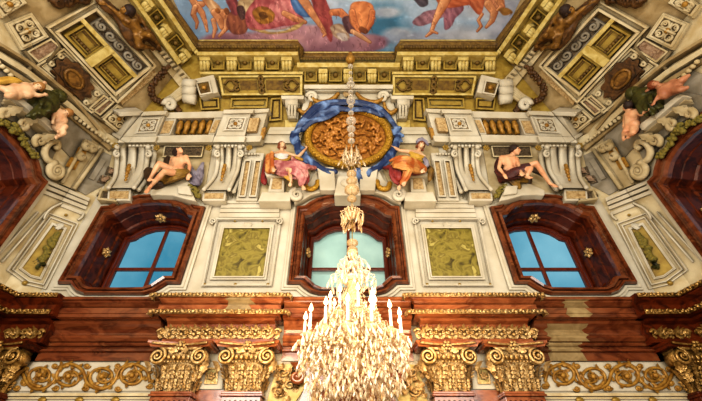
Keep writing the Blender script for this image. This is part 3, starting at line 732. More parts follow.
def qm(q): return lambda u, v: (q[0][0]*(1-u)*(1-v)+q[1][0]*u*(1-v)+q[2][0]*u*v+q[3][0]*(1-u)*v, q[0][1]*(1-u)*(1-v)+q[1][1]*u*(1-v)+q[2][1]*u*v+q[3][1]*(1-u)*v)
def rect(f, u0, u1, v0, v1): return [f(u0, v0), f(u1, v0), f(u1, v1), f(u0, v1)]
SIDES = ((-1, 'left'), (1, 'right'))
def ctr(poly): return (sum(p[0] for p in poly)/len(poly), sum(p[1] for p in poly)/len(poly))
def base(s, poly):
    lowest = max(poly, key=lambda p: p[1]); c = ctr(poly); return PT(s, c[0], lowest[1]*.5+c[1]*.5, 0)
def wframe(bm, s, out, inn, o0, o1):
    k = len(out)
    for i in range(k):
        j = (i+1) % k; wrap(bm, s, [out[i], out[j], inn[j], inn[i]], o0, o1)
# ---- corner piers
for s, nm in SIDES:
    bm = B(); z0, z1 = 5.05, ZB
    pts = [(s*7.4, 8.0), (s*7.87, 7.53), (s*7.95, 8.0)]
    prism(bm, [Vector((x, y, z1)) for x, y in pts], Vector((0, 0, 1)), z1-z0); struct('wall_%s_corner' % nm, bm, M['cream'])
# ---- framed pictures between the windows
def boss(bm, s, x, y, off, r): ball(bm, PT(s, x, y, off), r, 2)
for s, nm in SIDES:
    pic = [(224, 228), (270, 228), (263, 276), (214, 276)]
    r = thing('framed_painting', 'olive grisaille painting in a white stucco frame left of the central window' if s < 0 else 'olive grisaille painting in a white stucco frame right of the central window', 'painting', PT(s, 239, 276, 0), 'paintings between the windows')
    bm = B(); slab(bm, sx(s, pic), BW, 0, .02); obj('picture', bm, M['picture'], r)
    bm = B()
    def ex(d): return inset(pic, -d)
    frame(bm, sx(s, ex(3.6)), sx(s, ex(0)), BW, 0, .06); frame(bm, sx(s, ex(1.2)), sx(s, ex(0)), BW, 0, .09)
    frame(bm, sx(s, ex(10.5)), sx(s, ex(7.5)), BW, 0, .05); frame(bm, sx(s, ex(9.6)), sx(s, ex(8.6)), BW, 0, .075)
    obj('frame', bm, M['white'], r)
    for x, dr in ((213, 1), (279, -1)):
        bm = B(); tpx(bm, sx(s, spiral(x, 221, 3.6, .5, PI/2, dr*1.5, 18, .8)), BW, .1, .025, 5); obj('ear_scroll', bm, M['white'], r, smooth=True)
    bm = B()
    for k in range(-2, 3): leaf(bm, BW.P(*sx(s, [(247.5, 228)])[0], .07), Vector((k*.35, 0, 1)), Vector((0, -1, 0)), .08, .2, .4)
    obj('shell_leaf', bm, M['white'], r, smooth=True)
    for x, y in ((204.5, 285), (235.5, 285), (268, 285), (235, 221), (262.5, 221)):
        bm = B(); ball(bm, BW.P(*sx(s, [(x, y)])[0], .02), .052 if y > 250 else .035, 2); obj('stud', bm, M['bossgold'], r, smooth=True)
    bm = B()
    for y0, y1, x0, x1, o in ((200.5, 203, 219, 281, .14), (203.6, 207.6, 221.5, 280, .10), (208.4, 212, 220.5, 279.5, .07), (212.8, 217, 219.5, 279.5, .04)):
        slab(bm, sx(s, [(x0, y0), (x1, y0), (x1-.3, y1), (x0-1, y1)]), BW, 0, o)
    tag(obj('stepped_ledge_trim', bm, M['white'], bevel=.006), 'white stepped ledge above the painting %s of the central window' % nm, 'ledge')
# ---- corner fruit panels
for s, nm in SIDES:
    poly = [(53, 225), (64, 229), (40, 277), (31.5, 275), (22, 268)]
    r = thing('fruit_panel', 'narrow ochre panel with hanging fruit in the %s corner between two windows' % nm, 'painting', base(s, poly), 'fruit panels in the corners')
    bm = B(); wrap(bm, s, poly, 0, .03); obj('field', bm, M['ochre'], r)
    bm = B()
    for d0, d1, o in ((-2.2, 0, .05), (-.8, 0, .07), (-7, -5.8, .035), (-10.5, -9.3, .04)): wframe(bm, s, inset(poly, d0), inset(poly, d1), 0, o)
    obj('frame', bm, M['white'] if s > 0 else M['white'], r)
    rnd = random.Random(9); bm = B()
    for i in range(30):
        t = i/30; x = 57-16*t+rnd.uniform(-3.2, 3.2)*math.sin(PI*(.15+.8*t)); y = 234+28*t+rnd.uniform(-1, 1)
        ball(bm, PT(s, x, y, .06), .055+.03*rnd.random(), 2)
    obj('fruit_leaf', bm, M['garland'], r, smooth=True)
    bm = B()
    for k in range(8):
        leaf(bm, PT(s, 42-rnd.random()*3, 258+k, .05), Vector((rnd.uniform(-1, 1), 0, -.4)), Vector((-s, -1, 0)), .09, .2, .4)
    obj('bow_leaf', bm, M['olivebronze'], r, smooth=True); bm = B()
    for k in range(-2, 3): leaf(bm, PT(s, 57, 229, .06), Vector((k*.4, 0, 1)), Vector((-s, -1, 0)), .08, .2, .4)
    obj('shell_leaf', bm, M['white'], r, smooth=True)
    bm = B(); boss(bm, s, 25, 283, .02, .06); obj('stud', bm, M['bossgold'], r, smooth=True)
    bm = B(); boss(bm, s, 66, 215, .02, .04); obj('stud', bm, M['bossgold'], r, smooth=True)
    bm = B()
    for a, b, o in (((46, 179), (90, 198), .12), ((44.5, 184), (88.5, 202), .09), ((42, 189), (87, 206.5), .06), ((62, 203), (84.5, 212), .04)):
        wrap(bm, s, [a, b, (b[0]-1, b[1]+3.2), (a[0]-1.5, a[1]+3.2)], 0, o)
    tag(obj('stepped_ledge_trim', bm, M['white'], bevel=.006), 'white stepped ledge above the fruit panel in the %s corner' % nm, 'ledge')
    bm = B()
    for pts in (((62, 203), (52, 208), (46, 214), (44, 219)), ((84, 213), (82, 217), (78, 220))):
        tw(bm, s, smoothpts(pts, 4), .06, .03)
    for x0, x1 in ((47, 20), (39, 10)): tw(bm, s, [(x0-1, 212), (x1-18, 262)], .04, .025)
    tag(obj('pier_moulding_trim', bm, M['white'], smooth=True), 'white moulding beside the fruit panel of the %s corner' % nm, 'moulding')
# ---- background fields of the painted storey
for s, nm in SIDES:
    for lab, poly, mm, o in (('cream wall field behind the seated man', [(115, 143), (213, 143), (203, 200), (190, 204), (172, 197), (155, 196), (138, 198), (122, 202), (100, 204)], 'side', .03),
                             ('shaded wall field behind the seated woman', [(258, 143), (306, 143), (312, 170), (300, 198), (280, 201), (244, 201)], 'side', .03)):
        bm = B(); wrap(bm, s, poly, 0, o); tag(obj('wall_field', bm, M[mm]), '%s on the %s' % (lab, nm), 'wall panel')
# ---- scroll consoles
def console(s, nm, dx, lab, topL, topR, bot, yb, mat):
    """console seen from below: three rolls at its head, a hollow body, a foot"""
    x0, x1 = topL, topR; b0, b1 = bot
    r = thing('scroll_console', lab, 'console', PT(s, (b0+b1)/2, yb, 0), 'white scroll consoles of the painted storey')
    bm = B()
    lf = smoothpts([(x0, 146.5), (x0+.3, 156), (x0-.5, 168), (x0*.72+b0*.28, 178), (b0, yb)], 5); rt = smoothpts([(x1, 146.5), (x1-.5, 157), (x1*.8+b1*.2, 170), (x1*.4+b1*.6, 180), (b1, yb)], 5)
    n = len(lf); offs = [.52-.34*math.sin(PI*min(1, i/(n-1)*1.0))**.8+(-.12*i/(n-1)) for i in range(n)]
    rows = []
    for i in range(n):
        a, b = lf[i], rt[i]; row = []
        for k in range(31):
            u = k/30; fl = max(0, 1-i/(n*.62)); off = offs[i]+.17*(abs(math.sin(u*3*PI))**.6-.5)*fl**.7
            row.append(bm.verts.new(BW.P(*sx(s, [(a[0]+(b[0]-a[0])*u, a[1]+(b[1]-a[1])*u)])[0], off)))
        rows.append(row)
    for a, b in zip(rows, rows[1:]):
        for k in range(30): bm.faces.new((a[k], a[k+1], b[k+1], b[k]))
    for k in (0, 30):
        back = [bm.verts.new((v.co.x, 8, v.co.z)) for v in [q[k] for q in rows]]
        for i in range(n-1): bm.faces.new((rows[i][k], rows[i+1][k], back[i+1], back[i]))
    obj('body', bm, mat, r, smooth=False)
    for k in (0, 1):
        bm = B(); e = lf if k == 0 else rt
        tpx(bm, sx(s, spiral(e[0][0], 154, 3.2, .5, -PI/2, (1 if k else -1)*1.4, 20)), BW, .5, [.05-.03*i/20 for i in range(21)], 7)
        tube(bm, [BW.P(*sx(s, [q])[0], offs[i]+.06) for i, q in enumerate(e)], [.075-.02*i/n for i in range(n)], 8); obj('volute', bm, mat, r, smooth=True)
    bm = B(); tube(bm, [BW.P(*sx(s, [(q[0]+6.5-2*i/n, q[1]+2)])[0], offs[i]-.1) for i, q in enumerate(rt)], [.085-.025*i/n for i in range(n)], 8)
    obj('side_rib', bm, mat, r, smooth=True)
    bm = B(); m = ((x0+x1)/2*.6+(b0+b1)/2*.4, 170)
    for k in range(5): ball(bm, BW.P(*sx(s, [(m[0]+1-k*.8, 166+k*3.4)])[0], .36), .085-.012*abs(k-1), 2, (.8, .8, 1.3))
    obj('pendant', bm, M['goldpaint'], r, smooth=True)
    bm = B(); q = [(b0-.5, yb+1), (b1-3, yb+1), (b1-4, 200.5), (b0-1.5, 200.5)]; slab(bm, sx(s, q), BW, 0, .3); obj('foot', bm, mat, r, bevel=.01)
    bm = B(); slab(bm, sx(s, inset(q, 2)), BW, .3, .31); obj('foot_relief', bm, M['creamrelief'], r)
for s, nm in SIDES:
    console(s, nm, 0, 'white scroll console between the %s window and the central window' % nm, 217.5, 240, (203.5, 229), 190, M['white'])
    console(s, nm, 0, 'cream scroll console beside the %s corner of the room' % nm, 117, 148, (108.5, 134), 188, M['white'])
    # tall framed side panels beside the consoles
    for lab, q in (('facing the medallion', [(244, 153), (264, 153), (257, 200.5), (236, 200.5)]),):
        r = thing('relief_panel', 'tall white framed panel beside the %s console nearest the medallion' % nm, 'wall panel', base(s, q), 'tall panels beside the consoles')
        bm = B(); slab(bm, sx(s, q), BW, 0, .2); obj('board', bm, M['white'], r)
        f = qm(q)
        for u0, u1 in ((.08, .42), (.58, .94)):
            rr = rect(f, u0, u1, .14, .92); bm = B(); frame(bm, sx(s, rr), sx(s, inset(rr, 1.3)), BW, .18, .27); obj('frame', bm, M['white'], r)
            bm = B(); slab(bm, sx(s, inset(rr, 1.3)), BW, .18, .21); obj('relief', bm, M['creamrelief'], r)
    # dark relief behind the seated men
    q = [(165, 146.5), (203, 146.5), (201, 156), (163.5, 156)]
    r = thing('dark_relief', 'dark relief strip behind the head of the %s seated man' % nm, 'wall panel', base(s, q))
    bm = B(); slab(bm, sx(s, q), BW, 0, .08); obj('field', bm, M['darkrelief'], r)
    bm = B(); frame(bm, sx(s, inset(q, -1)), sx(s, inset(q, .3)), BW, 0, .12); obj('frame', bm, M['cream'], r)
    for x, y, lb in ((157, 148.4, 'outer'), (209, 148.4, 'middle'), (249.5, 148.2, 'inner'), (115.5, 146, 'corner')):
        bm = B(); c = PT(s, x, y-.2, .5); rosette(bm, c, (0, -1, -.3), .1)
        tag(obj('round_boss', bm, M['bossgold'], smooth=True), 'dull gold %s boss under the %s balustrade' % (lb, nm), 'boss', 'gold bosses under the balustrade')
# ---- strapwork square
def lattice(s, q, lab, o=.1, mat='white', loc=None):
    r = thing('lattice_panel', lab, 'ornament panel', base(s, q), 'square strapwork panels')
    f = qm(q)
    bm = B(); wrap(bm, s, q, 0, o); obj('board', bm, M[mat], r)
    bm = B(); rr = rect(f, .06, .94, .06, .94); wframe(bm, s, rr, rect(f, .13, .87, .13, .87), o, o+.035); obj('frame', bm, M[mat], r)
    bm = B(); wrap(bm, s, rect(f, .16, .84, .16, .84), o, o+.01); obj('field', bm, M['ochre_dark'] if mat != 'white' else M['creamrelief'], r)
    bm = B()
    R_ = .028 if mat == 'white' else .035
    for cu, cv in ((.33, .33), (.67, .33), (.33, .67), (.67, .67)):
        pts = [f(cu+.13*math.cos(a)*1, cv+.13*math.sin(a)) for a in [2*PI*j/12+(PI/4) for j in range(13)]]; tw(bm, s, pts, o+.03, R_, 5)
        pts = [f(cu+(.5-cu)*-.2+.05*math.cos(a), cv+(.5-cv)*-.2+.05*math.sin(a)) for a in [2*PI*j/8 for j in range(9)]]; tw(bm, s, pts, o+.03, R_*.8, 5)
    for a, b in (((.18, .5), (.82, .5)), ((.5, .18), (.5, .82))): tw(bm, s, [f(*a), f(*b)], o+.03, R_, 5)
    obj('strapwork_lattice', bm, M['white'] if mat == 'white' else M[mat], r, smooth=True)
    bm = B(); ball(bm, PT(s, *f(.5, .5), o+.05), .07, 2); obj('knob', bm, M['goldpaint'], r, smooth=True)
# ---- painted balustrade of the back wall
for s, nm in SIDES:
    r = thing('balustrade_block', 'large white block of the balustrade standing over the %s console nearest the medallion' % nm, 'balustrade', base(s, [(213, 142), (262, 142)]), 'white balustrade blocks')
    bm = B(); wrap(bm, s, [(224, 110.5), (268, 109.5), (259, 142), (213, 142)], 0, .4); obj('rear_block', bm, M['white'], r, bevel=.01)
    bm = B(); wrap(bm, s, [(224.5, 113), (251, 112.5), (244.5, 136), (215.5, 136)], 0, .55); obj('front_block', bm, M['white'], r, bevel=.01)
    bm = B(); wrap(bm, s, [(223.5, 109.6), (254, 109), (252.5, 113), (223, 113.5)], 0, .62); wrap(bm, s, [(254, 109), (269.5, 108.5), (268, 112), (253, 113)], 0, .48)
    wrap(bm, s, [(214.5, 136), (245.5, 136), (244, 142), (212.5, 142)], 0, .64); wrap(bm, s, [(245.5, 136), (262, 135.5), (260, 141.5), (244, 142)], 0, .5); obj('ledge', bm, M['white'], r, bevel=.012)
    bm = B()
    for k in range(9): boss(bm, s, 215+k*3.5, 146.2, .5, .055)
    obj('egg_trim', bm, M['white'], r, smooth=True); bm = B()
    for k in range(5): boss(bm, s, 246+k*3, 154, .3, .045)
    obj('egg_trim', bm, M['white'], r, smooth=True)
    for lab, q, o in (('a', [(250, 118), (259.5, 117.6), (256, 131), (246.5, 131.4)], .57), ('b', [(262, 128), (266, 127), (263, 138), (259.6, 139)], .43)):
        bm = B(); wrap(bm, s, q, .3, o); obj('relief', bm, M['creamrelief'] if lab == 'a' else M['goldpaint'], r)
    lattice(s, [(228, 116.5), (248, 116.5), (243.5, 131), (222.5, 131)], 'white square of looped strapwork on the balustrade block %s of the medallion' % nm, .58)
    # open run with balusters
    r = thing('balustrade_rail', 'white balustrade rail with ochre opening above the seated man on the %s' % nm, 'balustrade', base(s, [(155, 142), (214, 141)]), 'balustrade rails')
    bm = B(); wrap(bm, s, [(164, 112.5), (224, 111), (222, 117.5), (162, 118.5)], 0, .34); wrap(bm, s, [(156, 135.5), (214.5, 134.5), (212.5, 142), (152, 142.5)], 0, .42)
    wrap(bm, s, [(163, 118.5), (176.5, 118), (170, 135), (156.5, 135.6)], 0, .3); wrap(bm, s, [(214.5, 117.5), (222, 117.4), (215, 134.5), (208, 134.6)], 0, .3); obj('rail', bm, M['white'], r, bevel=.01)
    bm = B(); wrap(bm, s, [(176, 118), (215, 117), (208, 135), (169, 136)], 0, .02); obj('opening', bm, M['ochre_dark'], r)
    bm = B(); wrap(bm, s, [(165, 121), (174, 120.6), (169, 133), (160, 133.6)], .2, .32); obj('relief', bm, M['creamrelief'], r); bm = B(); wrap(bm, s, [(215.5, 120), (220.5, 120), (214.5, 132.5), (209.5, 132.5)], .2, .32); obj('relief', bm, M['creamrelief'], r)
    for k in range(5):
        x = 180.5+k*7.4; bm = B()
        tw(bm, s, [(x+1.2, 120), (x+.6, 122), (x-.6, 126), (x-2, 130), (x-3.2, 134)], .16, [.05, .075, .11, .07, .08], 8)
        tag(obj('baluster', bm, M['goldpaint'], smooth=True), 'ochre baluster %s in the opening above the seated man on the %s' % (('nearest the corner', 'second from the corner', 'in the middle', 'second from the medallion', 'nearest the medallion')[k], nm), 'baluster', 'ochre balusters')
    # block at the corner
    r = thing('balustrade_block', 'white balustrade block over the console beside the %s corner' % nm, 'balustrade', base(s, [(120, 142), (155, 142)]), 'white balustrade blocks')
    bm = B(); wrap(bm, s, [(134, 114), (166, 112.6), (156, 136), (121, 137)], 0, .42); obj('front_block', bm, M['white'], r, bevel=.01)
    bm = B(); wrap(bm, s, [(118, 112.5), (167, 110.5), (165, 114.5), (120, 116.5)], 0, .52); wrap(bm, s, [(120, 137), (157, 136), (154.5, 142), (118, 142.5)], 0, .52); obj('ledge', bm, M['white'], r, bevel=.012)
    bm = B()
    for k in range(7): boss(bm, s, 130+k*3.7, 146.2, .42, .055)
    obj('egg_trim', bm, M['white'], r, smooth=True)
    lattice(s, [(141, 117.5), (162, 116.8), (156.5, 133), (134, 134)], 'white square of looped strapwork on the balustrade beside the %s corner' % nm, .44)
# ---- seats, pedestals and cresting over the windows
for s, nm in SIDES:
    r = thing('figure_seat', 'white stone seat under the seated man above the %s window' % nm, 'stone seat', base(s, [(150, 196), (195, 196)]))
    bm = B(); slab(bm, sx(s, [(166, 183), (176, 178.5), (186, 178), (190.5, 183), (192, 192), (196, 201), (186, 199), (172, 195), (158, 194.5), (150, 195), (150, 190)]), BW, 0, .4); obj('block', bm, M['white'], r, bevel=.03)
    bm = B(); slab(bm, sx(s, [(177, 185), (189, 186), (192, 195), (178, 193)]), BW, .3, .47); obj('step', bm, M['white'], r, bevel=.02)
    bm = B(); rnd = random.Random(4)
    for k in range(22): ball(bm, PT(s, 193+rnd.uniform(-3.4, 4.2)+k*.25-2, 187+k*.45+rnd.uniform(-1.5, 1.5), .35), .07, 1)
    tag(obj('garland_leaf_bunch', bm, M['garland'], smooth=True), 'olive garland hanging beside the seat of the man on the %s' % nm, 'garland')
    # woman's pedestal
    r = thing('pedestal', 'white pedestal with a relief under the seated woman on the %s' % nm, 'pedestal', base(s, [(266, 200), (300, 200)]))
    bm = B(); slab(bm, sx(s, [(264.5, 171.5), (284, 171.5), (284, 176), (266, 176)]), BW, 0, .46); slab(bm, sx(s, [(271, 176), (284, 176), (284, 192), (268, 192)]), BW, 0, .36)
    slab(bm, sx(s, [(262, 192), (291, 192), (290, 201), (258, 201)]), BW, 0, .42); obj('block', bm, M['white'], r, bevel=.015)
    bm = B(); slab(bm, sx(s, [(273, 178), (282, 178), (281.5, 189), (271, 189)]), BW, .3, .37); obj('relief', bm, M['creamrelief'], r)
    # scroll of the broken pediment
    r = thing('pediment_scroll', 'white pediment scroll below the %s knee side of the medallion' % nm, 'scroll', base(s, [(290, 200), (334, 190)]))
    bm = B(); tpx(bm, sx(s, spiral(296.5, 195, 6.4, .8, -PI/2, -1.9, 30, .9)), BW, .36, [.085-.05*i/30 for i in range(31)], 7); obj('volute', bm, M['white'], r, smooth=True)
    bm = B(); cr = smoothpts([(291, 190), (300, 187), (309, 182), (314, 174), (317, 168), (320, 167)], 4); lo = smoothpts([(334, 191), (322, 192), (311, 195), (302, 200), (294, 203)], 4)
    slab(bm, sx(s, cr+[(333, 168)]+lo), BW, 0, .3); obj('body', bm, M['white'], r, bevel=.02)
    bm = B(); slab(bm, sx(s, [(317, 167), (334, 167), (336, 190), (320, 190)]), BW, .2, .42); obj('pier', bm, M['white'], r, bevel=.02)
    bm = B(); tpx(bm, sx(s, smoothpts([(305, 183), (307, 188), (312, 189), (317, 186), (318, 181)], 4)), BW, .36, .08, 7)
    tag(obj('garland', bm, M['yellowgold'], smooth=True), 'golden garland lying over the %s pediment scroll' % nm, 'garland')
bm = B(); slab(bm, [(338, 176), (357, 176), (361, 195), (334, 195)], BW, 0, .5)
tag(obj('keystone', bm, M['white'], bevel=.03), 'white keystone at the crown of the central window', 'keystone')
bm = B(); ball(bm, BW.P(347.5, 183, .5), .2, 3, (1, .4, .8)); tag(obj('shell_ornament', bm, M['white'], smooth=True), 'rounded shell ornament on the white keystone', 'ornament')
# ---- medallion
MP = plane3(BW.P(340, 172, .12), BW.P(360, 172, .12), BC.P(348, 104, .2))
def ell(rx, ry, n=48, cx=348.5, cy=137.5): return [(cx+rx*math.cos(2*PI*i/n), cy+ry*math.sin(2*PI*i/n)) for i in range(n)]
r = thing('medallion', 'round golden relief medallion in a yellow wreath draped with blue cloth', 'medallion', MP.P(348, 168, 0))
bm = B(); slab(bm, ell(40, 27), MP, -.1, .1); obj('disc', bm, M['medal'], r)
bm = B(); pts = [MP.P(*p, .14) for p in ell(40.8, 27.4, 60)]; tube(bm, pts+[pts[0]], .12, 8)
rnd = random.Random(2)
for p in ell(41.2, 27.8, 100): ball(bm, MP.P(p[0]+rnd.uniform(-.8, .8), p[1]+rnd.uniform(-.8, .8), .23), .055, 1)
obj('wreath_rim', bm, M['yellowgold'], r, smooth=True)
bm = B()   # low relief of a battle-like crowd, without any particular design
for i in range(170):
    a = rnd.uniform(0, 2*PI); q = math.sqrt(rnd.random())*.9; x = 348.5+37*q*math.cos(a); y = 138+24*q*math.sin(a)
    d = (rnd.uniform(-5, 5), rnd.uniform(-5, 2)); cap(bm, MP.P(x, y, .14), MP.P(x+d[0]*.8, y+d[1]*.8, .2), .055, .04, 6)
    if i % 3 == 0: ball(bm, MP.P(x+d[0]*1.1, y+d[1]*1.1-1.5, .2), .06, 2)
skin(obj('relief_figures_print', bm, M['medal'], r), .022, 2)
# ---- blue drapery round the medallion
def foldcaps(bm, pl, strands, k=1.0):
    """folds of cloth: a thick core with thin ridges running beside each other along it"""
    for st in strands:
        xy = smoothpts(st, 4)
        for a, b in zip(xy, xy[1:]):
            A, Bv = pl.P(a[0], a[1], a[2]), pl.P(b[0], b[1], b[2]); d = Bv-A
            cap(bm, A, Bv, max(.02, a[3]*.8*k), max(.02, b[3]*.8*k), 7)
            sd = d.cross(pl.n)
            if sd.length < 1e-6: continue
            sd.normalize()
            for q, h_ in ((-.85, .25), (-.3, .75), (.3, .6), (.85, .3)):
                cap(bm, A+sd*a[3]*q*k+pl.n*a[3]*h_*k, Bv+sd*b[3]*q*k+pl.n*b[3]*h_*k, max(.014, a[3]*.2*k), max(.014, b[3]*.2*k), 6)
def drape(name, strands, pl, mat, lab, cat='drapery', vox=.026, parent=None, it=1, s=-1, k=.85):
    """cloth built from folds fused into one surface: strands of (px, py, offset, radius)"""
    bm = B(); foldcaps(bm, pl, strands, k)
    o = skin(obj(name, bm, mat, parent), vox, it)
    if parent is None: tag(o, lab, cat)
    return o
DR = [[(296, 134, .1, .12), (301, 125, .2, .16), (308, 117, .25, .18), (318, 108, .25, .2), (330, 104, .25, .18), (345, 103, .25, .16), (362, 104, .25, .16), (378, 109, .25, .16), (388, 117, .2, .12), (396, 128, .15, .1)],
      [(310, 122, .22, .12), (320, 114, .3, .14), (334, 109, .3, .14), (350, 110, .3, .12), (366, 110, .3, .12), (382, 116, .25, .1)],
      [(303, 130, .2, .12), (312, 122, .28, .12), (326, 118, .3, .12), (338, 112, .3, .1)],
      [(296, 134, .1, .1), (297, 142, .15, .13), (299, 152, .15, .15), (304, 160, .15, .14), (312, 166, .2, .13), (324, 170, .25, .12), (336, 172, .3, .1)],
      [(303, 148, .12, .1), (306, 157, .2, .12), (316, 165, .25, .12), (328, 174, .3, .12), (334, 177, .3, .08)],
      [(395, 126, .1, .1), (398, 136, .12, .13), (394, 150, .15, .14), (388, 160, .18, .14), (378, 168, .22, .13), (366, 171, .25, .12), (354, 170, .3, .08)],
      [(390, 152, .12, .1), (384, 162, .2, .12), (374, 170, .28, .12), (362, 176, .3, .1)],
      [(356, 172, .3, .1), (360, 178, .35, .12), (364, 186, .32, .12), (367, 189, .3, .06)], [(370, 170, .28, .1), (368, 178, .33, .12), (366, 187, .3, .08)],
      [(390, 130, .1, .09), (398, 138, .1, .09), (402, 142, .1, .05)], [(400, 128, .1, .1), (397, 133, .1, .1), (403, 136, .12, .08)],
      [(293, 132, .1, .08), (292, 140, .1, .1), (297, 147, .12, .08)]]
drape('blue_drapery', DR, MP, M['blue'], 'deep blue drapery wound around the golden medallion')
# ---- white arched hood over the medallion
r = thing('arched_hood', 'white arched hood moulding with scrolls and garlands over the medallion', 'moulding', BC.P(348, 100, 0))
bm = B(); slab(bm, [(304, 84.5), (393, 84.5), (393, 88.5), (304, 88.5)], BC, 0, .5); slab(bm, [(306, 88.5), (391, 88.5), (391, 91), (306, 91)], BC, 0, .4)
arch = smoothpts([(304, 130), (306, 116), (315, 107), (330, 101), (348.5, 99), (366, 101), (382, 107), (391, 116), (393, 130)], 4)
slab(bm, [(306, 91), (391, 91), (396, 112), (397, 130)]+arch[::-1]+[(300, 130), (301, 112)], BC, 0, .22); obj('hood', bm, M['white'], r, bevel=.012)
for s, nm in SIDES:
    bm = B(); tpx(bm, sx(s, spiral(312, 97, 5, .8, PI, 1.7, 24)), BC, .4, [.085-.04*i/24 for i in range(25)], 7); obj('volute', bm, M['white'], r, smooth=True)
    bm = B(); g = smoothpts([(313, 99), (318, 102), (326, 102), (333, 99), (338, 94)], 5)
    for i, p in enumerate(g): ball(bm, BC.P(*sx(s, [p])[0], .42), .07+.03*math.sin(PI*i/len(g)), 1)
    g = smoothpts([(311, 103), (309, 110), (304, 113), (299, 110)], 5)
    for i, p in enumerate(g): ball(bm, BC.P(*sx(s, [p])[0], .36), .06+.03*math.sin(PI*i/len(g)), 1)
    obj('garland_leaf', bm, M['goldpaint'], r, smooth=True)
bm = B()
for k in range(-3, 4): leaf(bm, BC.P(347.5, 96, .35), Vector((k*.3, 0, 1)), BC.n, .14, .34-.03*abs(k), .5)
obj('shell_leaf', bm, M['creamrelief'], r, smooth=True)
for s, nm in SIDES:
    r = thing('scroll_bracket', 'small white bracket with a roll %s of the arched hood' % nm, 'bracket', base(s, [(284, 120), (302, 120)]), 'brackets beside the hood')
    bm = B(); slab(bm, sx(s, [(281, 95.5), (304, 95.5), (303.5, 99), (281.5, 99)]), BC, 0, .5); slab(bm, sx(s, [(284, 99), (300, 99), (298, 119), (288, 119)]), BC, 0, .25); obj('block', bm, M['white'], r, bevel=.01)
    bm = B(); tube(bm, [BC.P(*sx(s, [(x, 104)])[0], .42) for x in (286, 298)], .17, 14); tube(bm, [BC.P(*sx(s, [(x, 116)])[0], .35) for x in (288.5, 296.5)], .1, 12)
    for x in (289, 292, 295): tube(bm, [BC.P(*sx(s, [(x, y)])[0], o) for y, o in ((105, .55), (111, .42), (116, .44))], .05, 6)
    obj('roll', bm, M['white'], r, smooth=True)
# ---- ochre coffers, brackets and arabesques of the cove
def qbox(bm, q, pl, o0, o1): slab(bm, q, pl, o0, o1)
def coffer(s, q, pl, lab, depth=.14):
    r = thing('coffer', lab, 'coffer', pl.P(*sx(s, [ctr(q)])[0], 0), 'ochre coffers of the cove')
    bm = B(); frame(bm, sx(s, q), sx(s, inset(q, 1.3)), pl, 0, depth+.06); obj('frame', bm, M['ochre'], r)
    bm = B(); slab(bm, sx(s, inset(q, 1.2)), pl, 0, .05); obj('field', bm, M['ochre'], r)
    bm = B(); ball(bm, pl.P(*sx(s, [ctr(q)])[0], .1), .09, 2); obj('knob', bm, M['ochre_dark'], r, smooth=True)
def bracket(s, q, pl, lab, mat='ochre_light'):
    """small bracket: a square cap over a fluted, curved stem"""
    r = thing('small_bracket', lab, 'bracket', pl.P(*sx(s, [ctr(q)])[0], 0), 'ochre brackets of the cove')
    f = qm(q)
    bm = B(); slab(bm, sx(s, rect(f, 0, 1, 0, .3)), pl, 0, .42); obj('cap_block', bm, M[mat], r, bevel=.015)
    for u in (.2, .5, .8):
        bm = B(); tube(bm, [pl.P(*sx(s, [f(u, v)])[0], o) for v, o in ((.3, .34), (.5, .33), (.7, .27), (.88, .17), (1, .1))], [.06, .075, .07, .06, .04], 7); obj('flute', bm, M[mat], r, smooth=True)
    bm = B(); slab(bm, sx(s, rect(f, .06, .94, .3, .98)), pl, 0, .16); obj('stem', bm, M['ochre'], r)
orde = ('first', 'second', 'third', 'fourth')
